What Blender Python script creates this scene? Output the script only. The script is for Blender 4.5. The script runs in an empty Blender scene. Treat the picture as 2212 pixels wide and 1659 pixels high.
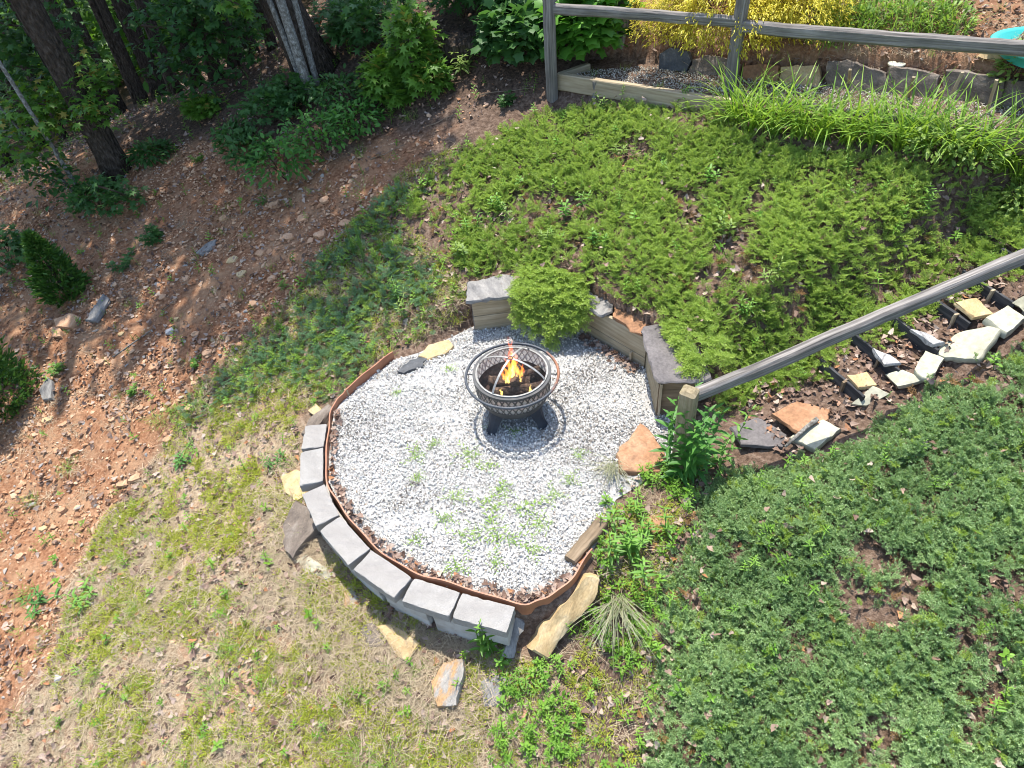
import bpy, bmesh, math, random
import numpy as np
from mathutils import Vector, Matrix, Euler

S = bpy.context.scene
# ------------------------------------------------------------------ camera
PITCH, ROLL, FPX = math.radians(44.5), math.radians(5.8), 700.0      # focal length in pixels of a 1024 px wide frame
_f = np.array([0, math.cos(PITCH), -math.sin(PITCH)])
_u0 = np.array([0, math.sin(PITCH), math.cos(PITCH)])
_r0 = np.array([1.0, 0, 0])
CR = _r0 * math.cos(ROLL) - _u0 * math.sin(ROLL)
CU = _r0 * math.sin(ROLL) + _u0 * math.cos(ROLL)
CF = _f
CP = np.array([-0.009, -4.770, 5.062])
cam_data = bpy.data.cameras.new('camera')
cam_data.sensor_width = 36
cam_data.lens = 36 * FPX / 1024
cam_data.clip_start = 0.05
cam_data.clip_end = 400
cam = bpy.data.objects.new('camera', cam_data)
S.collection.objects.link(cam)
cam.matrix_world = Matrix(((CR[0], CU[0], -CF[0], CP[0]), (CR[1], CU[1], -CF[1], CP[1]), (CR[2], CU[2], -CF[2], CP[2]), (0, 0, 0, 1)))
S.camera = cam
# ------------------------------------------------------------------ sky, sun, exposure
SUN_EL, SUN_AZ = math.radians(70), math.radians(-9)     # azimuth from +Y towards +X
world = bpy.data.worlds.new('World')
S.world = world
world.use_nodes = True
wn = world.node_tree
sky = wn.nodes.new('ShaderNodeTexSky')
sky.sky_type = 'NISHITA'
sky.sun_disc = False
sky.sun_elevation = SUN_EL
sky.sun_rotation = SUN_AZ
wn.links.new(sky.outputs[0], wn.nodes['Background'].inputs[0])
wn.nodes['Background'].inputs[1].default_value = 0.15
sl = bpy.data.lights.new('sun', 'SUN')
sl.energy = 3.5
sl.angle = math.radians(0.53)
sl.color = (1.0, 0.955, 0.88)
sun = bpy.data.objects.new('sun', sl)
S.collection.objects.link(sun)
_sd = Vector((-math.sin(SUN_AZ) * math.cos(SUN_EL), -math.cos(SUN_AZ) * math.cos(SUN_EL), -math.sin(SUN_EL)))
sun.rotation_euler = _sd.to_track_quat('-Z', 'Y').to_euler()
sun.location = (0, 6, 14)
S.view_settings.view_transform = 'Standard'
S.view_settings.look = 'None'
S.view_settings.exposure = 1.3
S.view_settings.gamma = 1.0
S.cycles.use_denoising = True
S.cycles.filter_width = 1.0
S.cycles.max_bounces = 6
S.cycles.diffuse_bounces = 3
S.cycles.glossy_bounces = 2
S.cycles.transparent_max_bounces = 10

# ------------------------------------------------------------------ small tools
RNG = np.random.default_rng(7)
random.seed(7)
PX = 2212 / 1024.0              # photo coordinates below are read off a 2212 px wide copy

def _hash(ix, iy, seed):
    n = (ix.astype(np.int64) * 374761393 + iy.astype(np.int64) * 668265263 + seed * 1442695041) & 0x7fffffff
    n = (n ^ (n >> 13)) * 1274126177 & 0x7fffffff
    return ((n ^ (n >> 16)) & 0xffff) / 65535.0

def vnoise(x, y, scale=1.0, seed=0):
    x = np.asarray(x, float) / scale; y = np.asarray(y, float) / scale
    ix = np.floor(x); iy = np.floor(y); fx = x - ix; fy = y - iy
    fx = fx * fx * (3 - 2 * fx); fy = fy * fy * (3 - 2 * fy)
    a = _hash(ix, iy, seed); b = _hash(ix + 1, iy, seed); c = _hash(ix, iy + 1, seed); d = _hash(ix + 1, iy + 1, seed)
    return (a * (1 - fx) + b * fx) * (1 - fy) + (c * (1 - fx) + d * fx) * fy

def fbm(x, y, scale=1.0, seed=0, oct=3):
    s, t, a = 0.0, 0.0, 1.0
    for i in range(oct):
        s = s + a * vnoise(x, y, scale / 2 ** i, seed + 17 * i); t += a; a *= 0.5
    return s / t

def sstep(a, b, x):
    t = np.clip((np.asarray(x, float) - a) / (b - a), 0, 1)
    return t * t * (3 - 2 * t)

def softplus(x, k):
    x = np.asarray(x, float)
    return k * np.logaddexp(0, x / k)

def inpoly(x, y, poly):
    x = np.asarray(x, float); y = np.asarray(y, float)
    r = np.zeros(x.shape, bool); n = len(poly)
    for i in range(n):
        x0, y0 = poly[i]; x1, y1 = poly[(i + 1) % n]
        if y0 == y1: continue
        c = ((y0 > y) != (y1 > y)) & (x < (x1 - x0) * (y - y0) / (y1 - y0) + x0)
        r ^= c
    return r

def segdist(x, y, a, b):
    ax, ay = a; bx, by = b; dx, dy = bx - ax, by - ay
    t = np.clip(((x - ax) * dx + (y - ay) * dy) / (dx * dx + dy * dy + 1e-12), 0, 1)
    return np.hypot(x - ax - t * dx, y - ay - t * dy)

def polydist(x, y, poly):
    d = np.full(np.shape(x), 1e9)
    for i in range(len(poly)):
        d = np.minimum(d, segdist(x, y, poly[i], poly[(i + 1) % len(poly)]))
    return np.where(inpoly(x, y, poly), -d, d)

# ------------------------------------------------------------------ terrain heights (metres; the patio is z = 0)
# patio outline: (x, y, width of the transition to the hillside outside that corner)
PATIO = [(-1.24, .95, .5), (-1.50, .70, .10), (-1.75, .42, .07), (-1.84, .24, .06), (-1.84, -.14, .06), (-1.79, -.66, .06),
         (-1.61, -1.02, .06), (-1.32, -1.42, .06), (-.97, -1.72, .06), (-.60, -1.90, .06), (-.15, -2.09, .06), (.05, -2.08, .12),
         (.26, -1.98, .2), (.50, -1.69, .3), (.67, -1.41, .5), (.79, -1.18, .7), (1.20, -.95, .9), (1.55, -.70, .9), (1.46, -.26, .2),
         (1.47, .45, .04), (.68, 1.44, .04), (-.35, 1.39, .06), (-.76, 1.15, .5), (-.99, 1.02, .6)]
PATIO_XY = [(a, b) for a, b, _ in PATIO]
STAIR0 = np.array([1.55, -.72]); STAIR_DIR = np.array([.950, .312]); STAIR_SLOPE = .29
STEP_S = (1.47, 1.86, 2.21, 2.58, 2.96, 3.36, 3.76); STEP_RISE = .125
TER0 = np.array([.96, 4.22]); TER_E = np.array([.80, -.60]); TER_N = np.array([.60, .80])

def hill(x, y):
    z = .26 * x + .24 * y + .04 * np.sqrt(y * y + .25) - .02
    r = y - (6.6 + .178 * (x + 8))
    z = z - .43 * softplus(r, .5) * sstep(-1.0, -3.8, x)
    far = softplus(np.hypot(x, y - 2) - 13, 2)
    return z * (1 / (1 + .02 * far))

def height(x, y, detail=True):
    x = np.asarray(x, float); y = np.asarray(y, float)
    z = hill(x, y)
    # terrace of the upper path and the bank behind its stones
    rx, ry = x - TER0[0], y - TER0[1]
    u = rx * TER_E[0] + ry * TER_E[1]; v = rx * TER_N[0] + ry * TER_N[1]
    fu = sstep(-.15, .1, u) * sstep(8, 7, u)
    lev = hill(TER0[0] + u * TER_E[0], TER0[1] + u * TER_E[1]) + .13
    t = sstep(-.02, .03, v) * (1 - sstep(.80, .90, v)) * fu
    z = z * (1 - t) + lev * t
    z = z + .12 * sstep(.80, .95, v) * fu
    if detail:
        z = z + (fbm(x, y, 1.3, 3, 4) - .5) * .16 * sstep(.1, 1.2, polydist(x, y, PATIO_XY)) * (1 - .8 * t)
    # flight of steps
    sx, sy = x - STAIR0[0], y - STAIR0[1]
    s = sx * STAIR_DIR[0] + sy * STAIR_DIR[1]; w = -sx * STAIR_DIR[1] + sy * STAIR_DIR[0]
    t = sstep(1.0, .38, w) * sstep(-1.15, -.55, w) * sstep(-.5, -.1, s)
    zs = .19 * np.clip(s, 0, STEP_S[0])
    for q in STEP_S: zs = zs + STEP_RISE * sstep(q + .0, q + .05, s)
    z = z * (1 - t) + zs * t
    # fill slope round the patio and the patio itself
    d = polydist(x, y, PATIO_XY)
    fill = -.30 - .30 * np.maximum(d, 0)
    k = .08
    z = np.where(d > 0, k * np.logaddexp(z / k, fill / k), z)
    num = np.zeros(x.shape); den = np.zeros(x.shape)
    for i in range(len(PATIO)):
        a, b = PATIO[i], PATIO[(i + 1) % len(PATIO)]
        q = 1 / (segdist(x, y, a[:2], b[:2]) ** 4 + 1e-6)
        num = num + q * (a[2] + b[2]) / 2; den = den + q
    wd = num / den
    t = np.clip(d / wd, 0, 1)
    t = t * t * (3 - 2 * t)
    return z * t - .012 * (1 - t)

def ray(px, py):
    return CF + CR * ((px / PX - 512) / FPX) + CU * ((384 - py / PX) / FPX)

def hit(px, py, dz=0.0):
    """photo point -> where its line of sight meets the ground raised by dz"""
    d = ray(px, py)
    t = np.arange(2.2, 70, .04)
    p = CP[None] + d[None] * t[:, None]
    below = p[:, 2] < height(p[:, 0], p[:, 1]) + dz
    if not below.any():
        return Vector(p[-1])
    i = int(np.argmax(below))
    lo, hi = t[max(i - 1, 0)], t[i]
    for _ in range(12):
        m = (lo + hi) / 2; q = CP + d * m
        if q[2] < height(q[0], q[1]) + dz: hi = m
        else: lo = m
    return Vector(CP + d * hi)

def at_z(px, py, z):
    d = ray(px, py)
    return Vector(CP + d * ((z - CP[2]) / d[2]))

def at_depth(px, py, t):
    return Vector(CP + ray(px, py) * t)

def gz(x, y):
    return float(height(np.array([x]), np.array([y]))[0])

def wpoly(pts, dz=0.0):
    return [tuple(hit(a, b, dz)[:2]) for a, b in pts]

# ------------------------------------------------------------------ materials
class NT:
    def __init__(self, name):
        self.m = bpy.data.materials.new(name); self.m.use_nodes = True
        self.t = self.m.node_tree; self.b = self.t.nodes['Principled BSDF']; self.out = self.t.nodes['Material Output']
    def n(self, typ, **kw):
        x = self.t.nodes.new('ShaderNode' + typ)
        for k, v in kw.items():
            if k.startswith('i_'):
                k = k[2:]; k = int(k) if k.isdigit() else k.replace('_', ' ')
                self.set(x.inputs[k], v)
            else: setattr(x, k, v)
        return x
    def set(self, sock, v):
        if hasattr(v, 'is_output'): self.t.links.new(v, sock)
        elif isinstance(v, (tuple, list)) and len(v) == 3 and sock.type == 'RGBA': sock.default_value = (*v, 1)
        else: sock.default_value = v
    def coord(self, kind='Object', scale=(1, 1, 1)):
        c = self.n('TexCoord').outputs[kind]
        if scale != (1, 1, 1):
            mp = self.n('Mapping'); self.set(mp.inputs['Vector'], c); mp.inputs['Scale'].default_value = scale
            c = mp.outputs[0]
        return c
    def noise(self, vec, scale, detail=4, rough=.6):
        x = self.n('TexNoise'); self.set(x.inputs['Vector'], vec); x.inputs['Scale'].default_value = scale
        x.inputs['Detail'].default_value = detail; x.inputs['Roughness'].default_value = rough
        return x.outputs['Fac']
    def voro(self, vec, scale, feature='F1', out='Distance'):
        x = self.n('TexVoronoi', feature=feature); self.set(x.inputs['Vector'], vec); x.inputs['Scale'].default_value = scale
        return x.outputs[out]
    def ramp(self, fac, stops, interp='LINEAR'):
        x = self.n('ValToRGB'); self.set(x.inputs[0], fac); r = x.color_ramp; r.interpolation = interp
        while len(r.elements) < len(stops): r.elements.new(.5)
        for e, (p, c) in zip(r.elements, stops):
            e.position = p; e.color = (*c, 1) if isinstance(c, (tuple, list)) else (c, c, c, 1)
        return x.outputs[0]
    def mix(self, fac, a, b, mode='MIX'):
        x = self.n('Mix', data_type='RGBA', blend_type=mode)
        self.set(x.inputs[0], fac); self.set(x.inputs[6], a); self.set(x.inputs[7], b)
        return x.outputs[2]
    def math(self, op, a, b=0.0, clamp=False):
        x = self.n('Math', operation=op, use_clamp=clamp); self.set(x.inputs[0], a); self.set(x.inputs[1], b)
        return x.outputs[0]
    def attr(self, name, typ='GEOMETRY', out='Color'):
        x = self.n('Attribute', attribute_name=name, attribute_type=typ)
        return x.outputs[out]
    def bump(self, h, strength=.5, dist=.01):
        x = self.n('Bump'); self.set(x.inputs['Height'], h); x.inputs['Strength'].default_value = strength
        x.inputs['Distance'].default_value = dist
        self.set(self.b.inputs['Normal'], x.outputs[0])
    def done(self, color=None, rough=.8, spec=.3, metal=0):
        if color is not None: self.set(self.b.inputs['Base Color'], color)
        self.set(self.b.inputs['Roughness'], rough); self.b.inputs['Specular IOR Level'].default_value = spec
        self.b.inputs['Metallic'].default_value = metal
        return self.m

def rnd_obj(t): return t.n('ObjectInfo').outputs['Random']

def m_wood(name, c0, c1, c2, grain=(2, 34, 34), bump=.5, bd=.004, spec=.25, green=None):
    t = NT(name); v = t.coord('Object', grain); vo = t.coord('Object')
    off = t.n('VectorMath', operation='ADD'); t.set(off.inputs[0], v)
    sc = t.n('VectorMath', operation='SCALE'); t.set(sc.inputs[0], (1.0, 1.0, 1.0)); t.set(sc.inputs['Scale'], t.math('MULTIPLY', rnd_obj(t), 37.0)); t.set(off.inputs[1], sc.outputs[0])
    g = t.noise(off.outputs[0], 1.0, 6, .62)
    col = t.ramp(g, [(.28, c0), (.5, c1), (.72, c2)])
    big = t.noise(vo, 3.0, 3)
    col = t.mix(t.ramp(big, [(.4, 0.0), (.75, .45)]), col, c0)
    if green: col = t.mix(t.ramp(t.noise(vo, 6, 4), [(.48, 0.0), (.65, .6)]), col, green)
    t.bump(g, bump, bd)
    return t.done(col, .85, spec)

def m_stone(name, cols, scale=6, stain=None, stain_at=(.52, .7), lay=(1, 1, 1), bump=.6, bd=.012, rough=.85, rmix=.5):
    t = NT(name); v = t.coord('Object', lay); vo = t.coord('Object')
    r = rnd_obj(t)
    add = t.n('VectorMath', operation='ADD'); t.set(add.inputs[0], v)
    sc = t.n('VectorMath', operation='SCALE'); t.set(sc.inputs[0], (1.0, 1.0, 1.0)); t.set(sc.inputs['Scale'], t.math('MULTIPLY', r, 51.0)); t.set(add.inputs[1], sc.outputs[0])
    v = add.outputs[0]
    a = t.noise(v, scale, 6, .65); n = len(cols)
    col = t.ramp(a, [(.25 + .5 * i / max(n - 1, 1), c) for i, c in enumerate(cols)])
    if stain: col = t.mix(t.ramp(t.noise(v, scale * .45, 5, .7), [(stain_at[0], 0.0), (stain_at[1], .9)]), col, stain)
    fine = t.noise(v, scale * 9, 3, .6)
    col = t.mix(.35, col, t.ramp(fine, [(.3, .25), (.7, .85)]), 'OVERLAY')
    h = t.math('ADD', t.math('MULTIPLY', a, 1.0), t.math('MULTIPLY', fine, .35))
    t.bump(h, bump, bd)
    return t.done(col, rough, .3)

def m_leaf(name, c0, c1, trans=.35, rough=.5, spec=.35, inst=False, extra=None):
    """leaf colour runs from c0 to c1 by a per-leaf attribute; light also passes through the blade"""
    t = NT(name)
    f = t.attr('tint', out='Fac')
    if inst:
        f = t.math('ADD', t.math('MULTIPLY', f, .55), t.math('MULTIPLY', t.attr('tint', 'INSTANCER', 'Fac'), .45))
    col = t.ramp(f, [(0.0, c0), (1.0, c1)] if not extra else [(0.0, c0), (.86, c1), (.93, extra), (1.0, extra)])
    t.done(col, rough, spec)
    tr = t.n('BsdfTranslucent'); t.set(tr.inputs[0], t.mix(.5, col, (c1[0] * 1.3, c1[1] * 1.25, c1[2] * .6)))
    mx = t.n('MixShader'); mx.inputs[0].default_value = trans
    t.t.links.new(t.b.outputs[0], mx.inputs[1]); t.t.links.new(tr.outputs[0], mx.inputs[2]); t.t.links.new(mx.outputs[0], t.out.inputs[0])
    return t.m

def m_inst(name, stops, rough=.85, spec=.3, bump=None):
    """scattered pieces: colour picked by the tint each piece carries"""
    t = NT(name)
    f = t.attr('tint', 'INSTANCER', 'Fac')
    col = t.ramp(f, stops)
    n = t.noise(t.coord('Object'), bump or 30, 3)
    col = t.mix(.5, col, t.ramp(n, [(.3, .3), (.7, .8)]), 'OVERLAY')
    return t.done(col, rough, spec)

M = {}
M['wood_new'] = m_wood('pressure_treated_wood', (.23, .175, .105), (.36, .29, .19), (.46, .38, .27))
M['wood_grey'] = m_wood('weathered_grey_wood', (.055, .05, .045), (.19, .17, .15), (.34, .31, .28), (1.2, 48, 48), 1.0, .009)
M['wood_dark'] = m_wood('dark_stained_wood', (.02, .02, .022), (.05, .05, .053), (.12, .115, .11), (2, 30, 30), .5)
M['wood_post'] = m_wood('mossy_post_wood', (.15, .12, .07), (.25, .20, .12), (.33, .27, .18), (1.6, 38, 38), .8, .005, green=(.13, .14, .05))
M['wood_old'] = m_wood('old_brown_timber', (.10, .07, .045), (.20, .145, .09), (.30, .225, .15), (1.8, 26, 26), 1.0, .01)
M['concrete'] = None
t = NT('grey_concrete'); v = t.coord('Object'); n1 = t.noise(v, 5, 4); n2 = t.voro(v, 160); n3 = t.noise(v, 240, 2)
c = t.ramp(n1, [(.3, (.225, .212, .195)), (.7, (.31, .297, .275))])
c = t.mix(.55, c, t.ramp(n3, [(.3, .25), (.7, .8)]), 'OVERLAY')
c = t.mix(t.ramp(rnd_obj(t), [(0, 0.0), (1, .35)]), c, (.25, .225, .205))
c = t.mix(t.ramp(t.noise(v, 3.1, 5, .7), [(.54, 0.0), (.74, .5)]), c, (.17, .15, .12))
t.bump(t.math('ADD', n3, t.math('MULTIPLY', n2, .6)), .55, .004); M['concrete'] = t.done(c, .95, .15)
t = NT('pale_concrete'); v = t.coord('Object'); n1 = t.noise(v, 4, 5, .7); n3 = t.noise(v, 120, 2)
c = t.ramp(n1, [(.3, (.26, .23, .19)), (.55, (.38, .365, .34)), (.75, (.46, .45, .43))]); t.bump(n3, .4, .004); M['concrete_pale'] = t.done(c, .95, .15)
t = NT('terracotta_plastic'); v = t.coord('Object'); n1 = t.noise(v, 7, 4)
M['edging'] = t.done(t.ramp(n1, [(.3, (.26, .105, .055)), (.7, (.36, .155, .085))]), .55, .4)
t = NT('black_enamel_steel'); v = t.coord('Object'); n1 = t.noise(v, 14, 4); n2 = t.noise(v, 5, 5, .7)
c = t.ramp(n1, [(.3, (.03, .035, .043)), (.7, (.06, .068, .08))])
sx = t.n('SeparateXYZ'); t.set(sx.inputs[0], v)
side = t.math('ADD', t.math('MULTIPLY', sx.outputs[0], 1.3), t.math('MULTIPLY', n2, .9))      # rust where the screen side has worn
c = t.mix(t.ramp(side, [(.86, 0.0), (1.02, .95)]), c, t.ramp(n1, [(.35, (.20, .075, .035)), (.65, (.33, .15, .08))]))
M['ring'] = t.done(c, .55, .45)
t = NT('grey_steel'); v = t.coord('Object'); n1 = t.noise(v, 9, 5, .7)
c = t.ramp(n1, [(.3, (.035, .036, .039)), (.6, (.07, .07, .07)), (.8, (.13, .11, .09))]); M['steel'] = t.done(c, .55, .45, .25)
t = NT('navy_black_steel'); v = t.coord('Object'); n1 = t.noise(v, 12, 4)
M['leg'] = t.done(t.ramp(n1, [(.3, (.012, .015, .021)), (.7, (.026, .031, .042))]), .6, .35)
t = NT('sooty_bowl'); v = t.coord('Object'); n1 = t.noise(v, 12, 5, .7)
M['soot'] = t.done(t.ramp(n1, [(.3, (.015, .011, .010)), (.55, (.05, .028, .022)), (.75, (.13, .055, .035))]), .8, .3)
t = NT('pale_steel_strap'); v = t.coord('Object'); n1 = t.noise(v, 20, 4)
M['strap'] = t.done(t.ramp(n1, [(.3, (.17, .165, .155)), (.7, (.34, .33, .31))]), .5, .5, .3)
def m_wire(name, col, scale, width):
    t = NT(name); v = t.coord('UV'); s = t.n('SeparateXYZ'); t.set(s.inputs[0], v)
    gx = t.math('LESS_THAN', t.math('FRACT', t.math('MULTIPLY', s.outputs[0], scale[0])), width)
    gy = t.math('LESS_THAN', t.math('FRACT', t.math('MULTIPLY', s.outputs[1], scale[1])), width)
    g = t.math('MAXIMUM', gx, gy)
    t.done(col, .6, .4); tp = t.n('BsdfTransparent'); mx = t.n('MixShader'); t.set(mx.inputs[0], g)
    t.t.links.new(tp.outputs[0], mx.inputs[1]); t.t.links.new(t.b.outputs[0], mx.inputs[2]); t.t.links.new(mx.outputs[0], t.out.inputs[0])
    return t.m
M['wire_dome'] = m_wire('fine_black_wire_mesh', (.05, .05, .05), (420, 110), .07)
M['wire_liner'] = m_wire('pale_wire_mesh', (.62, .57, .53), (420, 34), .34)
t = NT('charred_bark'); v = t.coord('Object', (14, 3, 14)); n1 = t.noise(v, 2.2, 6, .7)
c = t.ramp(n1, [(.3, (.02, .014, .011)), (.5, (.085, .056, .04)), (.75, (.23, .16, .11))]); t.bump(n1, 1, .012); M['log'] = t.done(c, .9, .2)
t = NT('log_end_grain'); v = t.coord('Object'); n1 = t.noise(v, 30, 3)
M['log_end'] = t.done(t.ramp(n1, [(.3, (.03, .022, .016)), (.7, (.12, .085, .055))]), .9, .2)

# stone kinds
M['slate_grey'] = m_stone('grey_slate', [(.09, .087, .085), (.185, .175, .163), (.29, .272, .245)], 4, (.17, .125, .085), (.58, .75), (1, 3, 6))
M['slate_dark'] = m_stone('dark_mauve_slate', [(.07, .063, .062), (.12, .107, .103), (.17, .152, .146)], 4, (.30, .28, .26), (.68, .74), (1, 1, 3), bump=.4)
M['stone_rust'] = m_stone('rusty_sandstone', [(.15, .075, .04), (.28, .145, .075), (.36, .22, .13)], 4, (.11, .06, .04), (.55, .72))
M['stone_yellow'] = m_stone('yellow_sandstone', [(.30, .20, .09), (.43, .31, .16), (.50, .40, .25)], 4, (.25, .23, .20), (.60, .78), (1, 2, 4))
M['stone_pale'] = m_stone('pale_green_flagstone', [(.30, .285, .205), (.37, .355, .265), (.42, .405, .32)], 2.2, (.30, .25, .165), (.66, .85), bump=.35, bd=.006)
M['stone_mixed'] = m_stone('fractured_grey_orange_rock', [(.13, .125, .12), (.26, .24, .21), (.38, .35, .31)], 5, (.36, .21, .09), (.47, .56), (1, 2, 3), bump=.9, bd=.02)
M['stone_brown'] = m_stone('brown_schist', [(.07, .055, .045), (.15, .12, .095), (.23, .195, .16)], 5, (.32, .20, .10), (.6, .75), (1, 1.5, 4), bump=.9, bd=.02)
M['stone_orange'] = m_stone('orange_shale', [(.30, .16, .085), (.42, .245, .14), (.50, .33, .21)], 5, (.24, .13, .075), (.58, .8), (1, 1.5, 3))
M['stone_white'] = m_stone('white_marbled_slate', [(.20, .195, .195), (.38, .37, .36), (.50, .49, .47)], 4, (.10, .09, .09), (.55, .65), (1, 4, 1))
M['stone_black'] = m_stone('black_wet_looking_slate', [(.03, .033, .036), (.06, .064, .07), (.11, .11, .115)], 5, (.22, .21, .20), (.66, .74), (1, 1, 3), rough=.6)
M['teal'] = NT('teal_plastic').done((.05, .42, .38), .35, .5)
M['cream'] = NT('cream_plastic').done((.66, .62, .46), .5, .4)
M['navy'] = NT('navy_plastic').done((.02, .02, .06), .5, .4)
t = NT('dark_ridged_bark'); v = t.coord('Object', (9, 9, 4)); n1 = t.noise(v, 2.6, 6, .68); w = t.voro(t.coord('Object', (10, 10, 4.5)), 2.6)
c = t.ramp(n1, [(.3, (.022, .017, .013)), (.55, (.075, .057, .043)), (.75, (.15, .12, .095))]); t.bump(t.math('ADD', n1, w), 1, .04); M['bark'] = t.done(c, .95, .1)
t = NT('pale_lichen_bark'); v = t.coord('Object', (8, 8, 6)); n1 = t.noise(v, 4, 6, .68)
c = t.ramp(n1, [(.3, (.07, .06, .05)), (.5, (.19, .175, .15)), (.66, (.37, .36, .33))]); t.bump(n1, .8, .015); M['bark_pale'] = t.done(c, .95, .1)
M['twig'] = NT('grey_twig').done((.22, .17, .12), .9, .1)
M['stem'] = NT('green_stem').done((.10, .15, .05), .7, .2)
M['stem_brown'] = NT('brown_stem').done((.07, .05, .035), .85, .1)
# leaf kinds
M['maple'] = m_leaf('maple_leaf', (.045, .12, .018), (.15, .30, .035), .4, extra=(.33, .26, .05))
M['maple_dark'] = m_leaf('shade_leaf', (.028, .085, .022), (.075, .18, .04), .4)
M['canopy'] = m_leaf('canopy_leaf', (.03, .085, .012), (.10, .21, .025), .45)
M['bigleaf'] = m_leaf('large_lobed_leaf', (.04, .15, .02), (.13, .32, .035), .38)
M['weed'] = m_leaf('weed_leaf', (.07, .19, .025), (.20, .38, .055), .35)
M['weed_dark'] = m_leaf('dark_weed_leaf', (.04, .14, .025), (.10, .26, .04), .35)
M['bramble'] = m_leaf('bramble_leaf', (.085, .17, .035), (.26, .36, .07), .35)
M['gold'] = m_leaf('golden_cypress', (.17, .20, .018), (.62, .53, .045), .3)
M['cypress'] = m_leaf('cypress_green', (.028, .085, .014), (.085, .19, .028), .25)
M['lily'] = m_leaf('daylily_blade', (.10, .22, .02), (.30, .45, .055), .35)
M['blade'] = m_leaf('grass_blade', (.09, .19, .02), (.26, .40, .06), .35)
M['straw'] = m_leaf('dry_straw', (.26, .19, .105), (.58, .47, .30), .2)
M['sedge'] = m_leaf('grey_sedge', (.13, .15, .075), (.32, .31, .19), .2)
M['juniper'] = m_leaf('juniper_green', (.07, .18, .022), (.50, .63, .145), .38, .42, .45, True)
M['juniper_blue'] = m_leaf('juniper_blue_green', (.06, .15, .05), (.42, .57, .25), .36, .4, .5, True)
M['juniper_dark'] = m_leaf('juniper_sea_green', (.05, .14, .075), (.27, .43, .21), .3, .42, .45, True)
M['juniper_dry'] = m_leaf('juniper_dry', (.20, .10, .04), (.36, .23, .10), .15, .6, .2, True)
M['moss'] = m_leaf('lime_weed', (.17, .23, .02), (.44, .46, .055), .3, .5, .35, True)
M['grass'] = m_leaf('lawn_blade', (.10, .20, .02), (.30, .42, .07), .3, .5, .3, True)
M['straw_i'] = m_leaf('straw_blade', (.20, .145, .085), (.56, .46, .32), .15, .6, .2, True)
M['under'] = m_leaf('understory_leaf', (.028, .09, .012), (.12, .26, .03), .45, .45, .4, True)
M['leaflit'] = m_inst('dead_leaf', [(0, (.085, .048, .032)), (.35, (.17, .105, .075)), (.65, (.27, .19, .145)), (.9, (.37, .29, .23)), (.96, (.28, .12, .05)), (1, (.34, .16, .07))], .7, .35)
M['chip'] = m_inst('shale_chip', [(0, (.15, .065, .032)), (.3, (.29, .145, .072)), (.6, (.40, .225, .125)), (.93, (.50, .33, .205)), (.97, (.30, .27, .23)), (1, (.22, .215, .21))])
M['gravel'] = m_inst('white_marble_chip', [(0, (.20, .175, .145)), (.15, (.44, .415, .375)), (.55, (.62, .60, .555)), (.97, (.70, .68, .635)), (1, (.40, .29, .17))], .7, .35, 60)
M['pea'] = m_inst('cream_pea_gravel', [(0, (.24, .20, .15)), (.5, (.42, .38, .31)), (1, (.58, .55, .48))], .75, .3, 60)

# ------------------------------------------------------------------ mesh helpers
def tag(o, label=None, cat=None, group=None, kind=None):
    if cat and not kind and 'kind' not in o: kind = 'thing'
    for k, v in (('label', label), ('category', cat), ('group', group), ('kind', kind)):
        if v: o[k] = v
    return o

def empty(name, loc, label, cat, group=None, rz=0.0):
    o = bpy.data.objects.new(name, None); S.collection.objects.link(o); o.location = loc; o.rotation_euler[2] = rz
    o.empty_display_size = .1
    return tag(o, label, cat, group)

def link(name, me, parent=None, loc=None):
    o = bpy.data.objects.new(name, me); S.collection.objects.link(o)
    if parent is not None: o.parent = parent
    if loc is not None: o.location = loc
    return o

def mesh(name, v, f, mat=None, smooth=False):
    me = bpy.data.meshes.new(name); me.from_pydata([tuple(map(float, q)) for q in v], [], [tuple(map(int, q)) for q in f])
    if mat is not None: me.materials.append(M[mat] if isinstance(mat, str) else mat)
    if smooth: me.polygons.foreach_set('use_smooth', [True] * len(me.polygons))
    me.update(); return me

def big_mesh(name, v, tri=None, quad=None, mat=None, tint=None, smooth=False):
    """large meshes from arrays; tint = one value per face"""
    me = bpy.data.meshes.new(name); v = np.asarray(v, np.float32)
    me.vertices.add(len(v)); me.vertices.foreach_set('co', v.ravel())
    parts = [np.asarray(a, np.int32).reshape(-1, k) for a, k in ((tri, 3), (quad, 4)) if a is not None and len(a)]
    nl = sum(p.size for p in parts); npol = sum(len(p) for p in parts)
    me.loops.add(nl); me.loops.foreach_set('vertex_index', np.concatenate([p.ravel() for p in parts]))
    me.polygons.add(npol)
    st = np.concatenate([np.full(len(p), p.shape[1], np.int32) for p in parts]); st = np.concatenate([[0], np.cumsum(st)[:-1]]).astype(np.int32)
    me.polygons.foreach_set('loop_start', st)
    if smooth: me.polygons.foreach_set('use_smooth', np.ones(npol, bool))
    if tint is not None:
        a = me.attributes.new('tint', 'FLOAT', 'FACE'); a.data.foreach_set('value', np.asarray(tint, np.float32))
    if mat: me.materials.append(M[mat] if isinstance(mat, str) else mat)
    me.update(calc_edges=True); me.validate(); return me

def bm_mesh(name, bm, mat, smooth=False):
    me = bpy.data.meshes.new(name); bm.normal_update(); bm.to_mesh(me); bm.free()
    if mat: me.materials.append(M[mat] if isinstance(mat, str) else mat)
    if smooth: me.polygons.foreach_set('use_smooth', [True] * len(me.polygons))
    return me

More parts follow.
